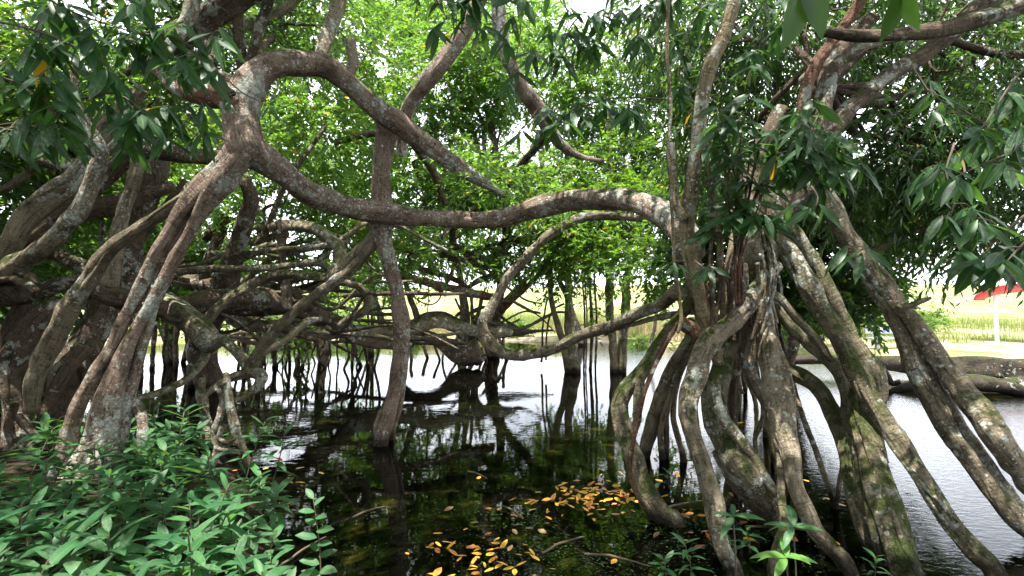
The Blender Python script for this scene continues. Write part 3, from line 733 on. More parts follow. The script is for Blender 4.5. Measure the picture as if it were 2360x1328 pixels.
for _ in range(14):
    x0 = rng.uniform(900, 1260); y0 = rng.uniform(555, 720); ln_ = rng.uniform(70, 200); dy = rng.normal(0, 40); sg_ = rng.normal(0, 20); w_ = rng.uniform(5, 11)
    limb(E, 'limb', rng.choice(['grey', 'dark', 'red', 'dark']), ' '.join(f'{x0+ln_*t:.0f},{y0+dy*t+sg_*math.sin(4.5*t+x0):.0f},{w_*(1.1-.5*t):.1f}' for t in np.linspace(0, 1, 6)), [15.2])
for _ in range(24):
    x0 = rng.uniform(380, 820); y0 = rng.uniform(690, 790); ln_ = rng.uniform(120, 320); dy = rng.normal(0, 22); sg_ = rng.normal(0, 16); w_ = rng.uniform(5, 13); d_ = rng.uniform(13, 16.5)
    limb(D, 'limb', rng.choice(['grey', 'dark', 'moss', 'dark']), ' '.join(f'{x0+ln_*t:.0f},{y0+dy*t+sg_*math.sin(5*t+x0):.0f},{w_*(1.1-.45*t):.1f}' for t in np.linspace(0, 1, 6)), [d_, d_ + rng.normal(0, .8)])
for _ in range(12):
    x0 = rng.uniform(930, 1180); y0 = rng.uniform(730, 800); ln_ = rng.uniform(60, 180); dy = rng.normal(0, 25); sg_ = rng.normal(0, 12); w_ = rng.uniform(4, 10)
    limb(E, 'root', rng.choice(['grey', 'dark', 'moss', 'dark']), ' '.join(f'{x0+ln_*t:.0f},{y0+dy*t+sg_*math.sin(5*t+x0):.0f},{w_*(1.1-.45*t):.1f}' for t in np.linspace(0, 1, 6)), [15.3])
for _ in range(10):
    x0 = rng.uniform(0, 330); y0 = rng.uniform(560, 760); ln_ = rng.uniform(90, 220); dy = rng.normal(-30, 70); sg_ = rng.normal(0, 24); w_ = rng.uniform(9, 20); d_ = rng.uniform(7.2, 8.5)
    limb(C, 'limb', rng.choice(['grey', 'dark', 'dark']), ' '.join(f'{x0+ln_*t:.0f},{y0+dy*t+sg_*math.sin(4.5*t+x0):.0f},{w_*(1.1-.4*t):.1f}' for t in np.linspace(0, 1, 6)), [d_])

# ================================================================== slim trunks standing in the pond
F = empty('pond_tree', G(1322, 858), 'twin-stemmed slender tree on flared base in the pond', 'tree')
dF = gd(858)
limb(F, 'trunk', 'moss', '1240,300,12 1250,400,14 1256,470,16 1259,530,18 1259,590,20 1268,645,17 1271,693,15 1289,762,16 1304,801,22 1318,858,36', [dF], foot=True)
limb(F, 'trunk', 'moss', '1345,570,10 1313,599,14 1290,642,13 1306,687,14 1308,750,18 1317,801,24 1328,858,30', [dF], foot=True)
limb(F, 'prop_root', 'dark', '1262,685,5 1252,740,5 1250,800,5 1248,835,6', [dF + 1])
limb(F, 'prop_root', 'dark', '1300,700,5 1275,715,5 1262,750,5 1258,830,5', [dF])
Gt = empty('pond_tree', G(1420, 858), 'pair of straight grey trunks side by side in the pond', 'tree')
dG = gd(858)
limb(Gt, 'trunk', 'moss', '1398,250,14 1405,350,16 1412,500,18 1407,620,20 1404,711,20 1412,801,22 1416,858,26', [dG], foot=True)
limb(Gt, 'trunk', 'moss', '1500,560,14 1458,605,16 1446,640,18 1443,690,20 1438,771,22 1430,858,26', [dG], foot=True)
limb(Gt, 'limb', 'dark', '1446,640,14 1452,560,14 1470,500,14 1490,400,12', [dG])
for k, (x, w) in enumerate(((1361, 9), (1345, 5), (1372, 6), (1350, 4))):
    T_ = empty('sapling', G(x, 852 + k), ['thin leafy sapling stem left of the twin grey trunks', 'thinnest bare stem among the saplings', 'short crooked stem beside the grey trunks', 'hair-thin hanging stem by the leafy sapling'][k], 'sapling')
    limb(T_, 'trunk', 'dark', f'{x+4},{540+30*k},{w*.7} {x-2},640,{w*.8} {x+3},740,{w} {x},{852+k},{w}', [dG - 0.5], foot=True)
    if k in (0, 2):
        crown(T_, 'leaf_mid', [dict(blobs=[BL(x + 2, 600 + 25 * k, dG - 0.5, .35, .35, 1.1), BL(x, 720, dG - .5, .3, .3, .7)], n=34, twig_len=(.2, .45), per=9, leaf=(.10, .17), ratio=.3)])
H = empty('sapling', G(1491, 832), 'thin dark leaning stem beyond the looping root', 'sapling')
limb(H, 'trunk', 'dark', '1535,560,6 1518,640,7 1513,726,8 1500,790,9 1491,832,9', [gd(832)], foot=True)

# ================================================================== TREE B: stilt-rooted tree on the right
B = empty('stilt_root_tree', G(1760, 1200), 'grey lichen-spotted tree standing on a sheaf of splayed stilt roots', 'tree')
limb(B, 'trunk', 'grey', '1800,440,50 1775,494,66 1760,552,74 1766,613,70 1780,665,50 1790,700,30', [4.7, 4.6], lump=1.4, strands=[
     ('1730,560,46 1745,610,50 1760,650,44', [4.6], False), ('1735,420,40 1720,520,46 1700,600,44 1690,680,46 1680,760,44', [4.9, 4.9], False),
     ('1590,560,50 1600,640,46 1620,720,50 1650,780,50', [4.8, 4.8], False)])
limb(B, 'limb', 'dark', '1785,505,46 1830,458,44 1868,400,46 1888,300,46 1903,199,42 1945,110,36 2010,40,30', [4.8, 5.2])
limb(B, 'limb', 'dark', '1725,560,50 1725,450,44 1760,340,38 1800,250,30', [5.0, 5.4])
limb(B, 'prop_root', 'grey', '1790,610,30 1764,640,38 1737,674,42 1703,721,42 1669,755,42 1635,792,46 1618,833,48 1609,868,50 1588,922,44 1592,976,38 1612,1030,38 1634,1102,38 1652,1156,36 1656,1228,36 1668,1275,38 1697,1335,44',
     [4.45, 4.2, 3.9, 3.5], foot=True, strands=[('1590,930,22 1584,994,20 1605,1059,22 1630,1138,22 1640,1205,20 1655,1270,20', [3.95, 3.6], False)])
limb(B, 'prop_root', 'grey', '1757,670,42 1761,738,50 1771,789,56 1785,856,62 1796,922,58 1806,994,50 1821,1048,42 1832,1120,36 1854,1174,34 1879,1221,34 1918,1264,34 1960,1325,38', [4.45, 4.0, 3.6], foot=True, wrap=5,
     strands=[('1775,900,26 1786,960,26 1793,1012,24 1800,1066,20 1801,1138,20 1808,1210,24 1790,1270,26 1782,1340,28', [4.05, 3.7], True)])
limb(B, 'prop_root', 'moss', '1675,790,50 1659,850,56 1646,904,54 1652,969,60 1681,1023,70 1713,1084,74 1753,1138,68 1785,1185,54 1810,1225,40', [4.5, 4.2, 3.8], foot=True, wrap=5, strands=[
     ('1650,1040,24 1672,1085,26 1708,1133,26 1750,1183,26 1792,1235,28', [4.0], True),
     ('1648,890,20 1648,925,26 1676,978,32 1718,1032,34 1754,1082,34 1793,1142,22', [3.95, 3.7], False)])
limb(B, 'prop_root', 'moss', '1610,665,24 1595,687,26 1568,731,28 1520,796,30 1500,829,30 1472,866,34 1440,897,38 1426,935,40 1436,987,40 1454,1037,40 1472,1095,42 1494,1145,46 1522,1185,46 1558,1208,44', [4.9, 4.6, 4.3], foot=True, wrap=5, strands=[
     ('1476,870,22 1469,922,22 1468,969,22 1454,1010,22', [4.4], False)])
limb(B, 'prop_root', 'red', '1560,745,10 1504,857,11 1480,922,12 1466,987,12 1454,1052,11 1455,1109,11 1478,1160,11 1500,1200,11', [4.35, 4.2, 4.1], foot=True)
limb(B, 'prop_root', 'moss', '1605,740,46 1595,779,46 1575,816,42 1547,866,38 1519,933,36 1497,994,34 1483,1055,30', [5.2], foot=True, wrap=5, strands=[
     ('1569,845,18 1544,922,16 1522,994,15 1526,1059,16', [5.3], True), ('1551,886,14 1537,958,13 1537,1056,14', [5.4], True)])
limb(B, 'prop_root', 'grey', '1590,800,16 1562,880,15 1552,951,15 1562,1012,15 1576,1066,16', [5.5], foot=True)
limb(B, 'prop_root', 'grey', '1690,740,18 1683,790,18 1676,900,20 1672,1000,18 1690,1060,20', [4.7], foot=True)
limb(B, 'prop_root', 'dark', '1705,720,14 1696,772,13 1690,860,12 1680,960,12', [4.5, 4.4])
limb(B, 'prop_root', 'grey', '1725,690,34 1715,755,34 1717,830,34 1744,890,32 1775,940,28', [4.8, 4.4])
limb(B, 'prop_root', 'moss', '1771,676,28 1805,731,28 1856,785,28 1906,829,30 1938,868,32 1953,922,31 1955,976,29 1960,1040,28 1966,1100,26', [4.5, 4.3, 4.1], strands=[
     ('1782,676,18 1805,695,19 1839,738,20 1883,785,20 1915,830,16', [4.35, 4.25], False)])
limb(B, 'prop_root', 'moss', '1770,820,30 1812,850,34 1856,872,37 1884,890,38 1914,936,37 1936,987,35 1946,1030,33 1954,1073,32 1968,1156,32 1992,1224,32 2012,1275,36', [4.8, 4.4, 3.9], foot=True, wrap=5)
limb(B, 'prop_root', 'grey', '1818,850,20 1829,894,14 1855,977,13 1892,1070,13 1922,1165,13', [4.7, 4.5], foot=True)
limb(B, 'prop_root', 'grey', '1952,1030,13 1943,1065,13 1933,1132,13 1927,1172,14', [4.4], foot=True)
limb(B, 'prop_root', 'moss', '1770,540,42 1805,568,42 1835,608,44 1880,690,44 1912,740,42 1940,787,42 1970,848,42 1997,904,42 2033,958,40 2062,1005,42 2105,1073,40 2144,1138,38 2191,1206,38 2249,1275,40 2300,1335,42', [4.6, 4.3, 3.9, 3.5], foot=True, wrap=5, strands=[
     ('1810,520,36 1839,552,38 1880,619,38 1918,690,38 1947,740,36 1968,787,36 2003,848,44 2016,890,44 2022,930,30 2022,960,20', [4.6, 4.5, 4.3], False)])
limb(B, 'prop_root', 'moss', '1975,840,40 1985,900,50 1984,951,52 1997,1012,56 2013,1066,60 2040,1138,64 2062,1210,64 2083,1282,66 2098,1345,70', [4.4, 3.9, 3.5], foot=True, wrap=5, strands=[
     ('1972,1030,16 1979,1080,18 1987,1156,18 2003,1246,20', [3.95, 3.7], True),
     ('1990,1110,18 2004,1156,20 2018,1228,22 2032,1300,26', [3.8, 3.5], True),
     ('2010,950,16 2027,1010,16 2040,1066,16', [4.1, 4.1], False),
     ('2075,1215,26 2092,1250,28 2084,1290,24', [3.55, 3.45], False)])
limb(B, 'prop_root', 'grey', '1895,440,42 1935,520,44 1979,590,46 2010,629,48 2045,682,50 2070,729,46 2092,782,44 2112,850,42 2148,922,44 2184,994,44 2238,1066,44 2292,1138,46 2339,1192,48 2420,1275,50', [4.9, 4.7, 4.4, 4.0], foot=True, wrap=5, strands=[
     ('2070,700,30 2084,716,34 2113,756,42 2145,803,46 2171,845,48 2200,885,54 2225,915,56 2263,965,56 2310,1030,56 2362,1098,56 2430,1190,56', [4.5, 4.3, 3.9], True),
     ('2100,790,20 2145,866,24 2202,958,26 2256,1041,28 2310,1120,28 2350,1170,26', [4.5, 4.2, 4.0], False),
     ('2070,708,18 2100,703,15 2125,694,13 2146,687,9', [4.45, 4.35], False)])
limb(B, 'limb', 'dark', '1880,300,30 1895,380,36 1898,450,40', [4.9, 4.9])
# looping aerial root
limb(B, 'prop_root', 'grey', '1480,505,16 1400,496,20 1332,504,22 1287,528,22 1251,552,22 1211,595,22 1178,631,22 1151,676,22 1127,718,24 1112,742,28 1115,768,30 1127,790,30 1151,810,28 1181,819,26 1227,817,26 1272,808,26 1317,784,26 1350,769,26 1401,753,26 1461,723,28 1521,702,28 1563,678,30 1600,690,30', [8.0, 8.2, 8.2, 7.8, 6.4, 4.9])
limb(B, 'prop_root', 'grey', '1395,768,12 1419,759,13 1491,738,14 1560,724,15 1610,715,16', [6.6, 5.0])
limb(B, 'limb', 'grey', '1521,702,22 1545,672,20 1568,655,16', [5.3, 5.2])
limb(B, 'limb', 'red', '1568,740,34 1600,760,34 1640,790,34', [4.6, 4.5])
limb(B, 'aerial_root', 'grey', '1797,930,4 1825,1010,5 1836,1060,4 1842,1120,4 1855,1180,4', [4.2, 4.0], label='thin dangling root by the stilt roots')
for _ in range(20):
    x0 = rng.uniform(1600, 1800); x1 = x0 + rng.normal(0, 45); y0 = rng.uniform(560, 700); y1 = rng.uniform(900, 1140); w_ = rng.uniform(6, 13); d_ = rng.uniform(4.2, 4.9)
    limb(B, 'aerial_root', rng.choice(['grey', 'tan', 'moss', 'dark']), ' '.join(f'{x0+(x1-x0)*t+rng.normal(0,8):.0f},{y0+(y1-y0)*t:.0f},{w_:.1f}' for t in np.linspace(0, 1, 6)), [d_], foot=bool(rng.uniform() < .7))
for _ in range(7):
    x0 = rng.uniform(1620, 1790); y0 = rng.uniform(470, 540); w_ = rng.uniform(7, 15)
    limb(B, 'aerial_root', rng.choice(['tan', 'grey', 'dark']), f'{x0-rng.normal(0,20):.0f},{y0-160:.0f},{w_*.6:.1f} {x0:.0f},{y0:.0f},{w_:.1f} {x0+rng.normal(0,12):.0f},{y0+120:.0f},{w_:.1f} {x0+rng.normal(0,20):.0f},{y0+260:.0f},{w_:.1f}', [4.1, 4.2])
# upper right boughs
limb(B, 'limb', 'dark', '2420,-10,44 2290,32,40 2180,66,36 2060,84,32 1950,80,28 1885,68,22', [3.6, 3.6])
limb(B, 'limb', 'dark', '2350,-50,50 2250,30,50 2150,110,42 2050,170,38 1990,220,36 1950,258,36 1900,330,34', [5.2, 5.2, 5.0])
limb(B, 'limb', 'red', '2000,-20,26 1950,50,28 1900,120,28 1870,170,28 1852,240,28 1845,330,30', [4.9, 5.0])
limb(B, 'limb', 'grey', '2100,80,20 1990,108,24 1930,130,26 1880,160,26 1850,190,22', [5.3, 5.1])
limb(B, 'limb', 'grey', '1960,590,14 2030,570,14 2090,540,12 2160,520,10', [7.2, 7.2])
limb(B, 'limb', 'dark', '2380,130,20 2280,120,20 2180,90,20', [5.6, 5.6])

# slender tan stem in front
S = empty('slender_tree', G(1640, 1150), 'slender smooth tan trunk leaning up in front of the stilt roots', 'tree')
limb(S, 'trunk', 'tan', '1700,-30,34 1668,80,36 1640,150,36 1616,250,34 1606,350,34 1592,430,36 1582,505,38 1588,569,36 1605,636,34 1622,714,33 1640,775,32 1655,840,26', [3.9, 4.0, 4.2, 4.3], lump=0.6)
limb(S, 'limb', 'tan', '1582,505,28 1560,470,22 1555,400,16 1548,330,14', [4.1, 4.1], lump=.6)
S2 = empty('slender_tree', G(1668, 1150), 'thin stem with a knobbly node, white spotted, right of the tan trunk', 'tree')
limb(S2, 'trunk', 'tan', '1628,330,11 1635,400,12 1642,450,13 1658,530,14 1660,619,15 1663,687,15 1668,760,15', [3.95, 4.1, 4.3], lump=.6, strands=[('1655,530,18 1664,540,24 1672,545,14', [3.98, 3.98], False)])
Vn = empty('vine', P(1563, 768, 3.8), 'pale vine dangling free left of the tan trunk', 'vine')
limb(Vn, 'stem', 'tan', '1540,-20,8 1538,130,9 1546,250,9 1540,350,9 1547,450,9 1551,535,8 1554,613,8 1564,670,9 1569,731,9 1563,768,8', [3.8], lump=.4)
R_ = empty('shrub', P(1700, 600, 4.0), 'clump of thin reddish stems sprouting from the trunk crotch', 'shrub')
mb = MB()
for x1, y1 in ((1690, 380), (1730, 330), (1760, 300), (1715, 260), (1810, 270), (1670, 330), (1780, 380)):
    tube(mb, *to3(f'{1700+random.randint(-12,12)},700,6 {1700+random.randint(-8,8)},590,7 {(1700+x1)/2+random.randint(-12,12):.0f},{(590+y1)/2:.0f},6 {x1},{y1},4', [4.05, 3.9, 3.8]), nseg=7)
mb.build('stem', M['red'], R_)

# ================================================================== crowns and background trees
def clumps_(bl, k=4, f=.55):
    out = []
    for q in bl:
        for _ in range(k):
            o_ = nrm(rng.normal(size=3)) * rng.uniform(.3, 1.0); sc_ = f * rng.uniform(.7, 1.35)
            out.append((q[0] + o_[0] * q[3], q[1] + o_[1] * q[4], q[2] + o_[2] * q[5], q[3] * sc_, q[4] * sc_, q[5] * sc_))
    return out
def bg_tree(name, base, top, r, label, mat, leafmat, blobs, n, group=None, nb=5, **kw):
    t = empty(name, base, label, 'tree', group)
    mb = MB(); md = (np.array(base) + np.array(top)) / 2 + rng.normal(size=3) * 0.2
    tube(mb, [np.array(base) - (0, 0, .3), md, top], [r * 1.2, r, r * .7], 12)
    mb.build('trunk', M[mat], t)
    branches(t, mat, top, blobs, r * .5, n=nb)
    crown(t, leafmat, [dict(blobs=clumps_(blobs), n=n, **kw)])
    return t

# crown of A: high left, plus unseen clumps added to block light
blA = [BL(330, 60, 6.5, 1.3, 1.2, .7), BL(120, 220, 8.5, 1.4), BL(560, -20, 7.5, 1.3), BL(700, 40, 9, 1.2, 1.2, .8)]
shade_wall_A = [(-8.0, 3.0, 2.6, 1.6, 2.6, 2.6), (-8.5, 7.5, 3.5, 1.6, 2.6, 3.0), (-6.5, -1.5, 2.6, 2.2, 1.6, 2.6), (-2.5, -4.0, 2.6, 2.6, 1.5, 2.6)]  # unseen foliage walls, added left and behind to cut the sky fill
ovA = []  # unseen overhead clumps, spaced with gaps for shade and sun dapples
for _ in range(26):
    x_, y_ = rng.uniform(-7.5, .3), rng.uniform(-3, 7)
    ovA.append((x_, y_, rng.uniform(5.2, 7.0) + .12 * max(0, y_), rng.uniform(.7, 1.15), rng.uniform(.7, 1.15), .45))
crown(A, 'leaf_dark', [dict(blobs=blA, n=950, leaf=(.11, .17), ratio=.36, per=13), dict(blobs=ovA, n=1500, leaf=(.17, .25), ratio=.38, per=12, twig_len=(.5, 1.0)), dict(blobs=shade_wall_A, n=3000, leaf=(.2, .28), ratio=.4, per=12, twig_len=(.5, 1.0))])
branches(A, 'dark', P(560, 200, 5.6), blA + ovA[:2], .06, n=5)
# crown of C
blC = [BL(80, 330, 9, 1.6, 1.4, 1.0), BL(230, 210, 9, 1.3), BL(60, 520, 10, 1.1, 1, .6), BL(390, 250, 9, 1.2, 1.0, .8), BL(-60, 150, 7, 1.3)]
crown(C, 'leaf_mid', [dict(blobs=blC, n=1250, leaf=(.10, .16), ratio=.42)])
branches(C, 'dark', P(230, 330, 7), blC, .05, n=5)
# crown of D
blD = [BL(620, 590, 13, .9, .7, .4), BL(700, 640, 13, .8, .6, .3), BL(830, 590, 12, .8, .7, .45), BL(580, 705, 16, 1.2, .8, .4), BL(800, 690, 17, 1.2, .8, .45), BL(480, 720, 16, 1.0, .8, .4), BL(690, 770, 15, .5, .4, .35), BL(900, 640, 15, .6, .6, .5), BL(470, 430, 12, 1.1, 1, .8), BL(640, 470, 12, 1.2, 1.2, .9), BL(730, 330, 12, 1.5, 1.5, 1.1), BL(560, 300, 13, 1.2), BL(700, 200, 13, 1.5), BL(850, 120, 12, 1.3), BL(640, 60, 12.5, 1.2), BL(780, 480, 12, .9, .8, .5)]
crown(D, 'leaf_bright', [dict(blobs=blD, n=1650, leaf=(.13, .21), ratio=.40, per=15, twig_len=(.4, .95))])
branches(D, 'dark', P(600, 560, 11), blD, .07, n=7)
# crown of E
blE = [BL(950, 430, 14.5, 1.3), BL(1080, 450, 14, 1.4, 1.4, .9), BL(1000, 300, 15, 1.7), BL(1150, 260, 16, 1.7), BL(1240, 420, 14.5, 1.4), BL(900, 200, 15, 1.6), BL(1060, 120, 15, 1.7), BL(1200, 80, 16, 1.8), BL(1330, 300, 16, 1.6),
       BL(940, 590, 13, .7, .7, .45), BL(1230, 560, 14, 1.0, .8, .6), BL(1120, 560, 17, 1.0, .8, .6), BL(980, 520, 16, 1.0, 1, .5), BL(1010, 560, 13, .8, .7, .35), BL(1300, 530, 13, .8, .7, .5), BL(960, 40, 16, 1.7)]
def clumps(bl, k=4, f=.5):
    out = []
    for q in bl:
        for _ in range(k):
            o_ = nrm(rng.normal(size=3)) * rng.uniform(.3, 1.0); sc_ = f * rng.uniform(.7, 1.35)
            out.append((q[0] + o_[0] * q[3], q[1] + o_[1] * q[4], q[2] + o_[2] * q[5], q[3] * sc_, q[4] * sc_, q[5] * sc_))
    return out
crown(E, 'leaf_bright', [dict(blobs=[BL(1130, 425, 7.1, .55, .35, .28), BL(1080, 370, 7.6, .5, .4, .25), BL(1230, 470, 7.8, .5, .4, .3)], n=95, leaf=(.08, .13), ratio=.42, per=13, twig_len=(.25, .55)), dict(blobs=clumps(blE), n=2700, leaf=(.12, .27), ratio=.40, per=15, twig_len=(.5, 1.1))])
branches(E, 'dark', P(1140, 480, 15.5), blE, .09, n=11)
# crowns of the pond trees
blF = [BL(1300, 570, 13.5, 1.0, .9, .6), BL(1360, 470, 14, 1.3), BL(1300, 640, 14, .5, .5, .5), BL(1420, 380, 15, 1.5), BL(1180, 610, 15, .7, .7, .4)]
crown(F, 'leaf_mid', [dict(blobs=blF, n=950, leaf=(.12, .19), ratio=.42)])
branches(F, 'dark', P(1262, 500, 14.5), blF, .05)
blG = [BL(1440, 560, 12, .9, .8, .6), BL(1520, 600, 11, .8, .7, .6), BL(1380, 620, 12, .7, .6, .5), BL(1540, 470, 13, 1.3), BL(1480, 250, 15, 1.7), BL(1560, 330, 14, 1.4), BL(1530, 680, 11, .5, .5, .35), BL(1430, 120, 15, 1.6)]
crown(Gt, 'leaf_mid', [dict(blobs=clumps(blG), n=1500, leaf=(.11, .22), ratio=.42)])
branches(Gt, 'dark', P(1420, 520, 14), blG, .05)
# drooping dark tree right behind the stilt roots
blK = [BL(1850, 600, 9.5, .9, .8, .7), BL(1900, 690, 9.3, .8, .7, .45), BL(1990, 700, 9.5, .5, .5, .4), BL(1800, 690, 10, .8, .7, .5), BL(1950, 500, 10, 1.1, 1, .8), BL(2080, 470, 10, 1.0, .9, .6), BL(1820, 480, 10, 1.1), BL(1990, 620, 9.6, .7, .6, .45), BL(1640, 600, 9.5, .8, .7, .6), BL(1610, 500, 9.5, .8, .8, .6)]
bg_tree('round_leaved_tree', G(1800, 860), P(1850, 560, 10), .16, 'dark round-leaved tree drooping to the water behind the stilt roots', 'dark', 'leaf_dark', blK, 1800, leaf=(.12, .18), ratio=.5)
# high right crown of B: long leaves, plus unseen clumps added for shade
blB = [BL(2030, 330, 6.5, 1.0, .9, .6), BL(2150, 420, 7, 1.1, 1, .6), BL(2280, 330, 6.5, 1.0, .9, .8), BL(2250, 200, 6.5, 1.1), BL(2360, 480, 7, .9, .9, .6), BL(2060, 30, 7.5, 1.3), BL(1780, 120, 7, 1.2), BL(1620, 60, 7.5, 1.2), BL(1700, 300, 7, .9), BL(1990, 420, 8, .8, .8, .5), BL(2180, 560, 8, .5, .4, .25), BL(2350, 60, 7, 1.0)]
shade_wall_B = [(2.5, -4.0, 2.6, 2.6, 1.5, 2.6), (7.0, -2.0, 3.0, 1.6, 2.6, 2.2)]  # unseen foliage walls behind the camera, added to deepen the shade
ovB = []  # overhead clumps out of view, scattered so sunlight falls in dapples
for _ in range(24):
    x_, y_ = rng.uniform(.3, 7.5), rng.uniform(-3.5, 6.5)
    ovB.append((x_, y_, rng.uniform(5.2, 7.0) + .12 * max(0, y_), rng.uniform(.7, 1.15), rng.uniform(.7, 1.15), .45))
crown(B, 'leaf_dark', [dict(blobs=blB, n=2300, leaf=(.15, .23), ratio=.21, per=12, hang=.45), dict(blobs=shade_wall_B, n=1400, leaf=(.2, .28), ratio=.3, per=12, twig_len=(.5, 1.0)), dict(blobs=ovB, n=1300, leaf=(.18, .26), ratio=.26, per=12, twig_len=(.5, 1.0))])
branches(B, 'dark', P(1900, 200, 5.4), blB + ovB[:2], .05, n=10)
# trees farther round the pond
BG = [((-11, 17), 9, 'tall leafy tree at the far left end of the pond', 'leaf_mid'), ((-7.5, 21), 9.5, 'yellow-green tree behind the sprawling limbs', 'leaf_bright'), ((-16, 20), 9, 'leftmost background tree on the far shore', 'leaf_mid'),
      ((-2.5, 24), 10, 'tall backlit tree left of the far root island', 'leaf_bright'), ((3.5, 25), 10, 'tall backlit tree right of the far root island', 'leaf_bright'), ((8.5, 20), 9, 'background tree between the pond trunks and stilt roots', 'leaf_mid')]
for (x, y), h, lab, lm in BG:
    z0 = float(height(np.array(x), np.array(y)))
    bl = []
    for k in range(9):
        a = rng.uniform(0, 6.28); rr = rng.uniform(.4, 2.9)
        bl.append((x + rr * math.cos(a), y + rr * math.sin(a), z0 + h * rng.uniform(.45, 1.05), 1.5, 1.5, 1.0))
    bg_tree('background_tree', (x, y, max(z0, 0)), (x + rng.normal() * .4, y, z0 + h * .55), .17, lab, 'dark', lm, bl, 750, leaf=(.20, .32), ratio=.42, per=14, nb=6, twig_len=(.6, 1.2))
# low bushes on the far left shore
for k, (px, py, d, r, lab) in enumerate(((130, 640, 14, 1.2, 'sunlit yellow-green bush seen through the tangled trunks'), (330, 560, 15, 1.5, 'bright bush behind the round gap in the tangled tree'), (260, 470, 15, 1.4, 'tall bush above the round gap'),
        (450, 600, 17, 1.3, 'pale bush right of the split trunk'), (60, 760, 13, 1.0, 'low bush behind the darkest trunk'), (560, 640, 19, 1.2, 'bush beyond the low limbs'), (420, 690, 17, 1.0, 'small bush low behind the split trunk'), (860, 640, 20, 1.1, 'small bush left of the far root island'))):
    p = P(px, py, d)
    o = empty('bush', (p[0], p[1], max(0.0, float(height(p[0], p[1])))), lab, 'bush')
    bl = [(p[0] + rng.normal() * .7 * r, p[1] + rng.normal() * .6, p[2] + rng.normal() * .25 * r, r * .8, r * .8, r * .55) for _ in range(4)]
    mb = MB()
    for q in bl: tube(mb, [(p[0], p[1], -.3), ((p[0] + q[0]) / 2, q[1], p[2] * .5), q[:3]], [.06, .045, .02], 6, step=.15)
    mb.build('trunk', M['dark'], o)
    crown(o, 'leaf_bright', [dict(blobs=bl, n=int(330 * r), leaf=(.13, .20), ratio=.45, per=13)])

# ================================================================== hanging leafy branches close to the camera
def spray(spec, d, label, L=(.20, .27), nw=6, mat='leaf_near', ratio=.22, side=.22, per=(5, 8), r=3.0, hang=1.0, skip=0.15):
    pts, _ = to3(spec, d)
    o = empty('leafy_branch', pts[0], label, 'branch')
    mb = MB(); lb = MB()
    C_, _r = catmull(pts, np.linspace(.007, .003, len(pts)) * r / 3, .05)
    tube(mb, pts, np.linspace(.007, .003, len(pts)) * r / 3, 6, .3, .1, step=.05)
    n = len(C_)
    for k in range(nw):
        i = int(n * (skip + (1 - skip) * (k + 1) / nw)) - 1
        q = C_[i]; tip = q
        if k < nw - 1:
            dd = nrm(rng.normal(size=3) * np.array((1, .7, .6))); tip = q + dd * rng.uniform(.5, 1.1) * side
            tube(mb, [q, (q + tip) / 2 + (0, 0, .02), tip], [.003, .0025, .002], 5, .2, 0, step=.04)
        m_ = rng.integers(*per)
        a = rng.uniform(0, 6.28) + np.arange(m_) * 2.4
        dr = np.stack([np.cos(a), np.sin(a) * .8, -hang * rng.uniform(.35, 1.5, m_)], 1)
        up = np.stack([-np.cos(a) * .2, -np.sin(a) * .2 - .5, np.ones(m_) * .9], 1) + rng.normal(size=(m_, 3)) * .3
        base = tip + rng.normal(size=(m_, 3)) * .012 - (tip - q) * rng.uniform(0, .45, m_)[:, None]
        ti = np.clip(rng.normal(.45, .25, m_), 0, .93); ti[rng.uniform(size=m_) < .004] = 1
        leaves(lb, base, dr, up, rng.uniform(*L, m_), ratio * rng.uniform(.85, 1.2), ti, curl=rng.uniform(-.05, .3, m_), fine=True)
    mb.build('twig', M['twig'], o); lb.build('leaves', M[mat], o, attrs=True)
    return o

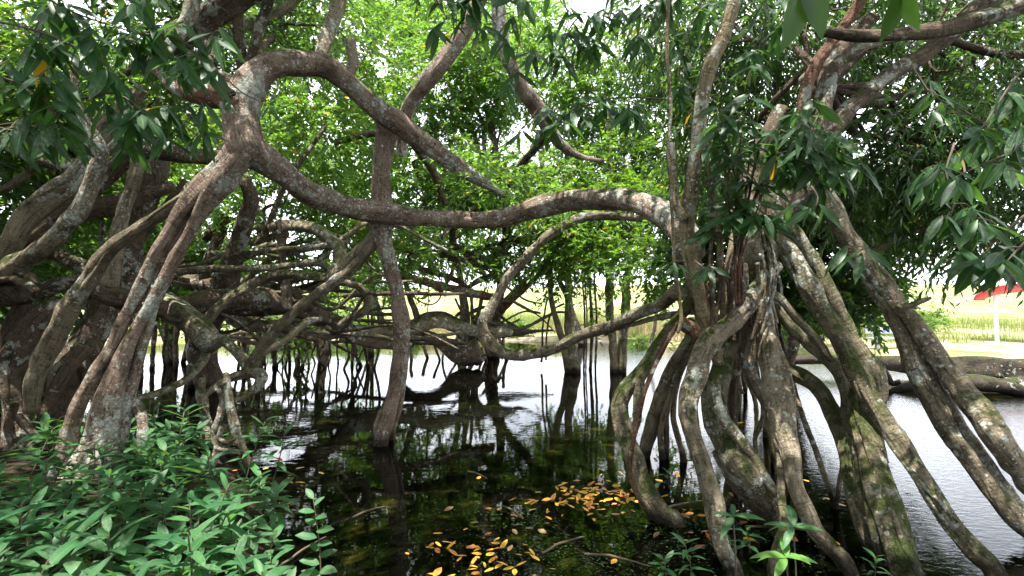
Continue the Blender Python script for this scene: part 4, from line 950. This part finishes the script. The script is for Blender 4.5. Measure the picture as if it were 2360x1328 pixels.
SPR = [
 ('-60,40 80,70 200,120 250,160', [2.8, 3.0], 'dark leafy branch in the top left corner', 7, {}),
 ('-60,170 40,190 110,240 140,290', [2.7, 2.9], 'dark drooping branch at the left edge below the corner', 8, {}),
 ('40,-50 150,20 260,60 330,80', [3.0, 3.2], 'branch of big dark leaves along the top left', 7, {}),
 ('230,-50 320,40 400,80 430,120', [3.2, 3.3], 'leafy branch hanging over the pale limb at top left', 7, {}),
 ('330,80 400,85 440,110 470,150', [3.2, 3.2], 'whorls of blue-green leaves beside the arching limb', 8, {}),
 ('180,230 260,215 310,240 330,265', [3.1, 3.1], 'small cluster of long leaves left of the knotted crotch', 4, {}),
 ('300,300 350,280 410,275 470,300', [3.3, 3.3], 'twig of long leaves crossing the dark left limb', 8, {}),
 ('-50,280 20,300 80,300 150,310', [3.0, 3.2], 'low dark branch at the left edge', 6, {}),
 ('520,180 560,215 590,230 620,245', [4.6, 4.6], 'little sprig in front of the arching limb', 2, dict(L=(.14, .2))),
 ('960,-60 1000,0 1030,40', [3.8, 3.9], 'hanging leaves at top centre beside the reddish limb', 6, {}),
 ('1080,-60 1100,10 1110,60', [4.0, 4.0], 'leaves hanging at top centre between two pale boughs', 6, {}),
 ('1180,-60 1200,40 1190,130 1170,190', [4.2, 4.2], 'long-leaved twig hanging down the pale bough', 8, {}),
 ('1280,-50 1310,50 1270,120', [4.4, 4.3], 'long-leaved twig near the top centre right', 7, {}),
 ('1420,-50 1400,60 1350,110 1300,140', [4.3, 4.4], 'green spray of long leaves against the brightest sky', 9, {}),
 ('1540,230 1470,225 1390,230 1310,262 1260,290', [4.2, 4.3], 'slanting twig strung with long hanging leaves', 10, {}),
 ('1540,-50 1500,30 1470,90', [4.1, 4.2], 'leafy twig hanging left of the vine', 7, {}),
 ('1240,250 1220,280 1200,300', [4.6, 4.6], 'small fan of leaves in front of the pond canopy', 3, {}),
 ('1640,-40 1590,60 1570,150 1560,210', [4.4, 4.5], 'leaves hanging behind the slender tan trunk', 8, {}),
 ('1780,-40 1760,60 1740,150', [4.2, 4.2], 'leafy twig at the top right of the tan trunk', 7, {}),
 ('1700,590 1690,480 1680,400 1660,250', [3.9, 3.7], 'leafy shoot rising beside the tan trunk', 10, dict(hang=.5)),
 ('1700,590 1720,450 1740,360 1730,220', [3.9, 3.6], 'leafy shoot with a yellow leaf in the trunk crotch', 10, dict(hang=.5)),
 ('1710,590 1760,440 1800,340 1830,260', [3.9, 3.7], 'dense leafy shoot over the stilt-root trunk', 11, dict(hang=.6)),
 ('1900,240 1870,300 1850,370 1890,420', [3.6, 3.5], 'long leaves hanging over the forked trunk', 9, {}),
 ('1800,300 1860,330 1900,370 1930,400', [3.6, 3.5], 'leafy twig drooping right of the trunk', 8, {}),
 ('1990,330 1930,340 1880,360 1830,345', [3.8, 3.8], 'mixed-size leaves before the rising dark bough', 8, {}),
 ('1870,430 1885,455 1880,475', [3.1, 3.0], 'three big pale leaves hanging by the trunk top', 2, dict(L=(.17, .22), per=(3, 4))),
 ('1960,540 1975,565 1990,570', [3.0, 2.9], 'pale sunlit leaves in front of the splayed roots', 2, dict(L=(.19, .25), per=(4, 5))),
 ('1600,600 1620,615 1630,615', [3.7, 3.6], 'small fan of leaves on the tan trunk', 2, dict(L=(.14, .2))),
 ('2100,150 2150,220 2230,260 2300,310', [3.6, 3.4], 'leafy branch across the upper right sky', 7, dict(L=(.16,.23))),
 ('2400,120 2340,180 2300,240 2260,300', [3.0, 2.9], 'dark leaves in the right upper edge', 5, {}),
 ('2400,300 2330,350 2260,380 2200,410', [2.9, 2.8], 'broad dark leaves at the right edge', 5, dict(L=(.17, .24), ratio=.25)),
 ('2200,330 2180,400 2200,470 2180,500', [3.3, 3.2], 'hanging twig of spotted leaves right of the roots', 7, {}),
 ('2400,470 2330,520 2290,560 2260,595', [2.7, 2.6], 'big dark drooping leaves over the far shore', 5, dict(L=(.18, .25), ratio=.26)),
 ('2400,520 2350,570 2315,610', [2.5, 2.5], 'lowest dark leaf tuft at the right edge', 4, dict(L=(.19, .25), ratio=.26)),
 ('1890,-60 1860,-50 1845,-40', [.95, .9], 'single close blurred leaf hanging at the top right', 1, dict(L=(.13, .15), per=(2, 3), ratio=.34, hang=4, mat='leaf_dark')),
 ('2140,-80 2110,-60 2090,-30', [1.1, 1.1], 'close dark leaf hanging over the top right bough', 1, dict(L=(.10, .12), per=(2, 3), ratio=.34, hang=4, mat='leaf_dark')),
]
for sp_, d_, lab, nw, kw in SPR:
    sp3 = ' '.join(q + ',5' for q in sp_.split())
    spray(sp3, d_, lab, nw=nw, **kw)

# ================================================================== undergrowth plants
def plant_mesh(seed, h, nleaf, L, ratio=.25):
    r = np.random.default_rng(seed)
    sm, lm = MB(), MB()
    tip = np.array((r.normal() * .06, r.normal() * .06, h))
    tube(sm, [(0, 0, -.08), tip * .5 + (.02, 0, 0), tip], [.006, .005, .004], 6, .2, 0, step=.05)
    a = np.arange(nleaf) * 2.4 + r.uniform(0, 6); t = np.clip(1 - np.arange(nleaf) * .07, .3, 1)
    el = np.interp(np.arange(nleaf), [0, nleaf], [.75, -.15]) + r.normal(0, .15, nleaf)
    base = tip[None] * t[:, None]
    dr = np.stack([np.cos(a) * np.cos(el), np.sin(a) * np.cos(el), np.sin(el)], 1)
    up = np.tile((0, 0, 1.0), (nleaf, 1)) + r.normal(size=(nleaf, 3)) * .15
    leaves(lm, base, dr, up, r.uniform(*L, nleaf) * np.interp(np.arange(nleaf), [0, 2, nleaf], [.6, 1, .95]), ratio, np.where(r.uniform(size=nleaf) < .0, 1.0, np.clip(r.normal(.5, .28, nleaf), 0, .9)), curl=r.uniform(.05, .6, nleaf), fine=True, shape='ov')
    return sm.mesh('stem', M['twig']), lm.mesh('leaves', M['leaf_plant'], attrs=True)
PM = [plant_mesh(i, h, nl, L, [.29, .25, .34, .24, .30][i]) for i, (h, nl, L) in enumerate(((.30, 9, (.17, .26)), (.38, 11, (.18, .28)), (.22, 8, (.14, .22)), (.48, 12, (.18, .28)), (.28, 10, (.12, .20))))]
def place_plant(loc, rz, s, pm, label, group, cat='plant', name='leafy_plant', tilt=0):
    o = empty(name, loc, label, cat, group)
    o.rotation_euler = (tilt * math.cos(rz), tilt * math.sin(rz), rz); o.scale = (s, s, s)
    for nm, me in (('stem', pm[0]), ('leaves', pm[1])):
        c = bpy.data.objects.new(nm, me); COL.objects.link(c); c.parent = o
    return o
cnt = 0; tries = 0; placed = []
while cnt < 165 and tries < 9000:
    tries += 1
    y = rng.uniform(2.3, 5.9); x = rng.uniform(-5.2, -0.4)
    z = float(height(np.array(x), np.array(y)))
    if z < -0.02: continue
    px = CX + FPX * x / y
    if px < -120: continue
    # keep the trunk foot and the far-left bare soil clear
    if px < 130 and y > 4.3: continue
    if math.hypot(x + 4.05, y - 4.95) < .42: continue
    if 430 < px < 610 and 4.1 < y < 5.5: continue
    if any((x - a) ** 2 + (y - b) ** 2 < .165 ** 2 for a, b in placed): continue
    placed.append((x, y))
    place_plant((x, y, z), rng.uniform(0, 6.28), rng.uniform(.7, 1.25), PM[rng.integers(5)], 'low green plant with whorled lance-shaped leaves in the dense bank undergrowth at lower left', 'undergrowth plants on the left bank', tilt=rng.uniform(0, .3))
    cnt += 1
for px, py, zt in ((330, 1010, .45), (560, 990, .4), (620, 1050, .35), (90, 1130, .3)):
    p = P(px, py + 60, 4.9 if px > 200 else 4.2)
    place_plant((p[0], p[1], max(.05, p[2] - .25)), rng.uniform(0, 6), 1.1, PM[3], {330: 'tall plant with broad leaves beside the split trunk foot', 560: 'plant leaning on the forked dead root', 620: 'outermost plant over the water edge', 90: 'plant in front of the dark roots at left'}[px], None)
# plants among the stilt roots
for k, (px, py, s, lab) in enumerate(((1500, 1175, .8, 'wilted plant behind the bent mossy root'), (1545, 1140, .7, 'drooping plant between the mossy roots'), (1690, 1310, .9, 'green plant at the foot of the lichen-spotted root'), (1600, 1345, .8, 'low plant at the bottom edge'),
                                      (1730, 1290, .9, 'green plant in front of the big mossy root'), (1530, 1350, .7, 'plant partly cut by the bottom edge'), (2010, 1350, .6, 'small plant at the base of the broad root'))):
    d = gd(py, -.05); p = P(px, py, d)
    place_plant(p, rng.uniform(0, 6), s * .8, PM[k % 5], lab, None)
# fresh bright sprout
def sprout(px, py, d, label, mat, L, h):
    p = P(px, py, d)
    o = empty('sprout', (p[0], p[1], p[2] - h), label, 'plant')
    sm, lm = MB(), MB()
    tube(sm, [(p[0], p[1], p[2] - h), (p[0] + .01, p[1], p[2] - h / 2), p], [.006, .005, .004], 6, .2, 0, step=.05)
    a = np.arange(7) * 0.93 + .3; el = np.array([.05, .6, -.1, .3, -.2, .5, 0.2])
    dr = np.stack([np.cos(a), np.sin(a) * .8, el], 1)
    leaves(lm, np.tile(p, (7, 1)), dr, np.tile((0, -.3, 1.0), (7, 1)), rng.uniform(*L, 7), .26, np.linspace(.2, .9, 7), curl=rng.uniform(.15, .4, 7), fine=True, shape='ov')
    sm.build('stem', M['twig'], o); lm.build('leaves', M[mat], o, attrs=True)
sprout(1812, 1285, 2.9, 'bright fresh green sprout at the lower right foreground', 'leaf_sprout', (.15, .21), .55)
sprout(1828, 1215, 3.0, 'dark green sprout with upright leaf behind the bright one', 'leaf_plant', (.16, .22), .6)
sprout(1690, 1190, 3.2, 'plant with narrow leaves against the spotted root', 'leaf_plant', (.12, .19), .55)
# pinnate sapling at the pond edge
p0 = P(740, 1340, 3.05); p1 = P(722, 1150, 3.1)
o = empty('sapling', p0, 'slim sapling with paired oval leaves at the pond edge', 'sapling')
sm, lm = MB(), MB()
mid = (p0 + p1) / 2 + (0.01, 0, 0)
tube(sm, [p0 - (0, 0, .2), p0, mid, p1], [.005, .004, .0035, .002], 6, .2, 0, step=.05)
t = np.linspace(.05, 1, 13); bs = p0 + (p1 - p0) * t[:, None]
sg = np.where(np.arange(13) % 2, 1, -1)
leaves(lm, bs, np.stack([sg * 1.0, rng.normal(0, .4, 13), .35 + .6 * (t > .9)], 1), np.tile((0, -.6, 1.0), (13, 1)), rng.uniform(.11, .16, 13) * (1 - .35 * t), .42, rng.uniform(.2, .8, 13), curl=.15, fine=True, shape='ov')
sm.build('stem', M['twig'], o); lm.build('leaves', M['leaf_plant'], o, attrs=True)

# forked dead root standing in the plants
K = empty('forked_root', G(520, 1100, .1), 'pale forked dead root standing among the undergrowth plants', 'stump')
limb(K, 'stump', 'grey', '488,1085,17 500,1040,16 494,1000,18 506,960,18 512,925,17 508,900,14', [5.2, 5.3], strands=[
     ('520,860,14 523,890,20 530,940,22 537,980,23 547,1010,22 560,1035,20 575,1075,18', [5.3, 5.2], False),
     ('508,905,18 500,890,14 520,880,14', [5.25], False),
     ('512,985,14 505,1010,14 525,1020,14 540,1008,14', [5.15], False),
     ('500,1030,16 485,1075,16 478,1100,16', [5.2], False), ('505,1035,20 530,1040,18 555,1045,14', [5.15], False)])
K2 = empty('dead_root', G(470, 1010, .1), 'short pale broken root poking up behind the plants', 'stump')
limb(K2, 'stump', 'grey', '466,872,16 462,900,22 470,940,26 480,990,28 480,1030,28', [6.0, 5.9])

# ================================================================== fallen log, far shore things
Lg = empty('fallen_log', G(2150, 905), 'dark fallen log lying across the water on the right', 'log')
limb(Lg, 'trunk', 'log', '1780,838,16 1860,828,24 1930,830,26 2000,832,32 2080,838,42 2180,850,56 2280,858,70 2420,866,80 2720,880,90', [14.5, 12.5, 10.8])
limb(Lg, 'limb', 'log', '2045,908,12 2100,893,26 2200,880,40 2300,886,48 2420,892,52 2700,905,56', [10.9, 10.6, 10.4])
limb(Lg, 'limb', 'log', '2030,840,20 2045,870,18 2058,885,14 2075,880,12', [11.4, 11.2])
limb(Lg, 'knot', 'log', '2296,868,10 2304,864,12 2310,870,10', [9.95])
bar = empty('fallen_log', P(1230, 770, 17), 'thin dark log jutting from the far root island', 'log')
limb(bar, 'trunk', 'log', '1130,768,26 1180,768,22 1230,764,10 1275,762,5', [16, 17])

def box(mb, c, s, ax=None):
    c = np.array(c); s = np.array(s) / 2
    V = [c + s * np.array((i, j, k)) for k in (-1, 1) for j in (-1, 1) for i in (-1, 1)]
    mb.add(V, [(0, 2, 3, 1), (4, 5, 7, 6), (0, 1, 5, 4), (2, 6, 7, 3), (0, 4, 6, 2), (1, 3, 7, 5)]); return mb
def bevel(o, w=.01):
    md = o.modifiers.new('bevel', 'BEVEL'); md.width = w; md.segments = 2; return o
M['bench'] = plain('bench_grey', (0.27, 0.29, 0.30), .6)
M['white'] = plain('white_paint', (0.75, 0.75, 0.74), .5, var=.05)
M['blue'] = plain('blue_paint', (0.02, 0.18, 0.62), .5)
M['redroof'] = plain('red_roof', (0.45, 0.045, 0.04), .5)
db = 20.0; bx_ = P(2048, 800, db); zb = float(height(bx_[0], bx_[1]))
bo = empty('bench', (bx_[0], bx_[1], zb), 'grey park bench with blue emblem on the far right shore', 'bench')
bevel(box(MB(), (bx_[0], bx_[1], zb + .40), (1.5, .38, .07)).build('seat', M['bench'], bo, smooth=False))
bk = bevel(box(MB(), (bx_[0], bx_[1] + .20, zb + .74), (1.5, .07, .34)).build('backrest', M['bench'], bo, smooth=False))
em = MB()
for ex, ez, er in ((0, .0, .05), (-.08, .05, .045), (.08, .05, .045), (-.05, -.07, .04), (.05, -.07, .04), (0, .10, .045)):
    a = np.linspace(0, 6.283, 14, endpoint=False); c0 = np.array((bx_[0] + .05 + ex, bx_[1] + .162, zb + .74 + ez))
    em.add([c0 + (math.cos(t) * er, 0, math.sin(t) * er) for t in a] + [c0 + (0, -.002, 0)], None, [(14, (i + 1) % 14, i) for i in range(14)])
e_ = em.build('emblem', M['blue'], None); e_.parent = bk; e_.location = (-bo.location.x, -bo.location.y, -bo.location.z)
for sx in (-.42, .42):
    lb_ = MB(); box(lb_, (bx_[0] + sx, bx_[1] + .04, zb + .16), (.10, .16, .40)); box(lb_, (bx_[0] + sx, bx_[1] + .02, zb + .34), (.30, .30, .05)); box(lb_, (bx_[0] + sx, bx_[1] + .24, zb + .5), (.10, .04, .30))
    bevel(lb_.build('leg', M['bench'], bo, smooth=False))
dp = 21.5; pp = P(2298, 792, dp); zp = float(height(pp[0], pp[1]))
pv = empty('pavilion', (pp[0], pp[1], zp), 'small shelter with red curved roof and white posts at the right edge', 'shelter')
for dx, dy in ((0, 0), (3.0, 0), (0, 1.0), (3.0, 1.0)):
    mb = MB(); tube(mb, [(pp[0] + dx, pp[1] + dy, zp - .2), (pp[0] + dx, pp[1] + dy, zp + 1.2), (pp[0] + dx, pp[1] + dy, zp + 2.2)], [.07, .07, .07], 12, 0, 0); mb.build('post', M['white'], pv)
a = np.linspace(0, math.pi, 21); rp = MB(); V = []
for yy in (-.4, 1.3):
    for rr in (-.26, .09):
        V += [(pp[0] + 1.5 - math.cos(t) * (2.1 + rr), pp[1] + yy, zp + 1.72 + math.sin(t) * (.62 + rr)) for t in a]
k = 21; q = []
for i in range(k - 1):
    q += [(i, i + 1, k + i + 1, k + i), (2 * k + i, 3 * k + i, 3 * k + i + 1, 2 * k + i + 1), (k + i, k + i + 1, 3 * k + i + 1, 3 * k + i), (i, 2 * k + i, 2 * k + i + 1, i + 1)]
rp.add(V, q).build('roof', M['redroof'], pv, smooth=False)
tm = MB(); tube(tm, [(pp[0] + 1.5 - math.cos(t) * 2.2, pp[1] - .43, zp + 1.75 + math.sin(t) * .74) for t in a], np.full(k, .035), 8, 0, 0, step=.2); tm.build('trim', M['white'], pv)

pv.rotation_euler = (0, 0, -math.atan2(pp[0], pp[1]))
# far-shore grass and shrubs
def grass(name, n, xr, yr, far, hgt, width, mat, lab, seedn=11):
    x = rng.uniform(*xr, n * 3); y = rng.uniform(*yr, n * 3)
    ff = y - np.interp(x, FX, FY)
    keep = (ff > far[0]) & (ff < far[1]) & (fnoise(x, y, .5, seedn) + rng.uniform(-.5, .5, n * 3) > -.12)
    x, y = x[keep][:n], y[keep][:n]; n = len(x)
    z = height(x, y); h = rng.uniform(*hgt, n) * (1 + .9 * fnoise(x, y, .55, seedn + 1)) * (1 - .5 * smooth(8, 12, x))
    a = rng.uniform(0, 6.28, n); ln = rng.uniform(.1, .6, n) * h
    bs = np.stack([x, y, z - .05], 1); sd = np.stack([-np.sin(a), np.cos(a), 0 * a], 1) * (width * rng.uniform(.6, 1.3, n))[:, None]
    dr = np.stack([np.cos(a), np.sin(a), 0 * a], 1)
    m1 = bs + dr * (ln * .3)[:, None] + np.array((0, 0, 1)) * (h * .6)[:, None]; tp = bs + dr * ln[:, None] + np.array((0, 0, 1)) * h[:, None]
    V = np.stack([bs - sd, bs + sd, m1 + sd * .7, m1 - sd * .7, tp], 1)
    o = np.arange(n)[:, None] * 5
    mb = MB(); mb.add(V.reshape(-1, 3), o + np.array([0, 1, 2, 3]), o + np.array([3, 2, 4]), np.repeat(np.clip(rng.normal(.5, .22, n), 0, .93), 5))
    tag(mb.build(name, M[mat], smooth=False, attrs=True), lab, 'grass', kind='stuff')
M['grass_tall'] = leaf_mat('grass_blades', (0.06, 0.11, 0.02), (0.20, 0.24, 0.06), (0.34, 0.46, 0.07), .4, .5)
M['grass_dry'] = leaf_mat('grass_straw', (0.16, 0.14, 0.06), (0.36, 0.29, 0.15), (0.40, 0.34, 0.15), .35, .6)
grass('tall_grass', 42000, (-30, 34), (18, 50), (4.5, 18), (.25, 1.35), .010, 'grass_tall', 'tall bright green grass along the far shore')
grass('dry_grass', 12000, (-6, 14), (20, 40), (2.2, 8), (.35, 1.0), .009, 'grass_dry', 'dry straw-coloured grass on the far bank', 21)
grass('low_grass', 12000, (6, 26), (14, 26), (.3, 3.6), (.05, .16), .010, 'grass_tall', 'short green ground cover at the right water edge', 31)
for k, (x, y, r, lab) in enumerate(((15.5, 24.5, 1.3, 'low shrub in front of the tall grass by the shelter'), (18.5, 25, 1.2, 'low shrub beside the shelter post'), (11.5, 23.5, .7, 'low shrub on the pale bank by the bench'), (14.2, 27.5, 1.5, 'leafy shrub rising behind the bench'), (9.5, 21.8, .5, 'weedy shrub on the dry bank edge'), (6.2, 24.6, .7, 'green weeds at the water edge behind the grey trunks'), (4.8, 23.5, .5, 'small weeds on the bank beyond the looping root'),
      (13.2, 25.5, .8, 'round shrub left of the tall grass by the shelter'), (21, 26.5, 1.4, 'bushy shrub behind the shelter'), (17, 28.5, 1.6, 'tall shrub in the grass left of the shelter'), (-13, 27.5, 1.3, 'far shore shrub at the left'), (-10.5, 27.0, 1.1, 'far shore shrub beyond the hanging roots'), (-8, 28.2, 1.2, 'broad far shore shrub behind the sprawling limbs'), (-5.6, 28.6, .9, 'small far shore shrub left of the root island'), (0.4, 30, .9, 'far shore shrub behind the root island'))):
    z0 = float(height(x, y)); o = empty('shrub', (x, y, z0), lab, 'shrub')
    mb = MB()
    for _ in range(5): tube(mb, [(x, y, z0 - .1), (x + rng.normal() * .2 * r, y, z0 + .4 * r), (x + rng.normal() * .6 * r, y + rng.normal() * .3, z0 + .8 * r)], [.03, .02, .01], 5, step=.15)
    mb.build('stem', M['dark'], o)
    crown(o, 'leaf_mid', [dict(blobs=[(x + rng.normal() * .5 * r, y + rng.normal() * .3 * r, z0 + .45 * r, r * .8, r * .6, r * .5) for _ in range(3)], n=int(200 * r), leaf=(.10, .18), ratio=.45, per=12, twig_len=(.2, .5))], 'foliage')

# ================================================================== floating leaves and duckweed
def leaf_flat(name, c, seed):
    r = np.random.default_rng(seed)
    m, nt, out = new_mat('fallen_leaf_' + name)
    b = N(nt, 'ShaderNodeBsdfPrincipled', Roughness=.45)
    tcn = N(nt, 'ShaderNodeTexCoord'); nz = N(nt, 'ShaderNodeTexNoise', Scale=30.0, Detail=4.0); nt.links.new(tcn.outputs['Object'], nz.inputs['Vector'])
    nt.links.new(ramp(nt, nz.outputs['Fac'], [(.35, tuple(v * .6 for v in c)), (.6, c)]).outputs['Color'], b.inputs['Base Color'])
    nt.links.new(b.outputs[0], out.inputs['Surface'])
    mb = MB()
    leaves(mb, np.array([(-.05, 0, .004)]), np.array([(1., 0, .04)]), np.array([(0, 0, 1.)]), np.array([.105]), .42, np.array([.5]), curl=np.array([r.uniform(-.12, .12)]), fold=.12, fine=True, shape='ov')
    return mb.mesh('fallen_leaf', m)
FL = {'yellow': leaf_flat('yellow', (.70, .37, .025), 1), 'orange': leaf_flat('orange', (.62, .23, .025), 2), 'red': leaf_flat('red_brown', (.34, .075, .02), 3), 'brown': leaf_flat('brown', (.20, .12, .055), 4)}
def fall(n, ctr, sx, sy, kinds, where, group):
    for _ in range(n):
        px = rng.normal(ctr[0], sx); py = rng.normal(ctr[1], sy)
        if not (-20 < px < 2380 and py < 1345): continue
        kd = kinds[rng.integers(len(kinds))]
        p = G(px, py)
        if height(p[0], p[1]) > .01: p[2] = float(height(p[0], p[1])) + .01
        o = bpy.data.objects.new('fallen_leaf', FL[kd]); COL.objects.link(o)
        o.location = (p[0], p[1], p[2] + rng.uniform(.002, .012)); o.rotation_euler = (rng.normal(0, .2), rng.normal(0, .2), rng.uniform(0, 6.28))
        s = rng.uniform(.45, 1.0); o.scale = (s, s * rng.uniform(.8, 1.15), s)
        tag(o, f'{kd} fallen leaf {where}', 'leaf', group)
fall(95, (1385, 1140), 60, 15, ['yellow', 'yellow', 'yellow', 'orange'], 'in the sunlit drift by the bent mossy root', 'leaves in the sunlit drift')
fall(30, (1310, 1160), 60, 18, ['yellow', 'yellow', 'orange'], 'trailing off the sunlit drift', 'leaves trailing off the drift')
fall(50, (1110, 1290), 70, 28, ['yellow', 'yellow', 'yellow', 'orange'], 'afloat at the bottom centre', 'leaves afloat at bottom centre')
fall(24, (1200, 1230), 100, 55, ['yellow', 'yellow', 'orange', 'brown'], 'scattered over the shallow front water', 'leaves over the shallow front water')
fall(30, (660, 1130), 40, 50, ['orange', 'yellow', 'brown', 'brown'], 'at the edge of the undergrowth plants', 'leaves at the undergrowth edge')
fall(28, (1560, 1200), 80, 60, ['red', 'orange', 'brown'], 'between the mossy roots', 'leaves between the mossy roots')
fall(26, (1780, 1130), 90, 90, ['yellow', 'orange', 'brown'], 'under the stilt roots', 'leaves under the stilt roots')
fall(12, (30, 1110), 35, 30, ['orange', 'brown'], 'on the bare soil at the left edge', 'leaves on the bare soil')
for k, (px, py, ln_, rz, lab) in enumerate(((1575, 1165, .5, .35, 'bare stick lying against the mossy roots'), (1100, 1095, .35, -.9, 'short twig floating in mid-pond'), (1300, 1255, .4, .6, 'thin twig among the floating leaves'), (640, 1190, .5, .2, 'broken stick at the plants edge'), (700, 1270, .45, 1.2, 'dark stick in the shallow water by the slim sapling'),
        (1180, 1180, .3, 2.2, 'small twig near the front leaves'), (1800, 1220, .5, -.3, 'stick under the stilt roots'), (850, 1180, .3, .8, 'lone twig below the upright prop root'), (1420, 1290, .45, -.5, 'crooked stick in the duckweed'))):
    p = G(px, py, .012); o = MB(); dv = np.array((math.cos(rz), math.sin(rz), .04)) * ln_ / 2
    tube(o, [p - dv, p + (0, .02, .01), p + dv], [.009, .008, .004], 7, 1, .3, step=.04)
    e0 = empty('stick', p, lab, 'stick'); o.build('twig', M['twig'], e0)
# duckweed
nd = 4200
px = rng.normal(1480, 260, nd); py = rng.uniform(1120, 1345, nd)
pw = np.array([G(a, b) for a, b in zip(px, py)])
kp = (fnoise(pw[:, 0], pw[:, 1], 6, 40) + rng.uniform(-.35, .35, nd) > .02) & (height(pw[:, 0], pw[:, 1]) < 0)
pw = pw[kp]; nd = len(pw)
a6 = np.linspace(0, 6.283, 6, endpoint=False); rr = rng.uniform(.003, .009, nd)
V = pw[:, None] + np.stack([np.cos(a6)[None] * rr[:, None], np.sin(a6)[None] * rr[:, None] * .8, np.full((nd, 6), .004) + rng.uniform(0, .004, (nd, 1))], -1)
o6 = np.arange(nd)[:, None] * 6
mb = MB(); mb.add(V.reshape(-1, 3), np.concatenate([o6 + np.array([0, 1, 2, 3]), o6 + np.array([0, 3, 4, 5])]), None, np.repeat(rng.uniform(0, .9, nd), 6))
M['duckweed'] = leaf_mat('duckweed_green', (.014, .032, .008), (.045, .095, .022), (.08, .15, .02), .1, .5)
tag(mb.build('duckweed', M['duckweed'], smooth=False, attrs=True), 'tiny duckweed discs floating on the front water', 'duckweed', kind='stuff')
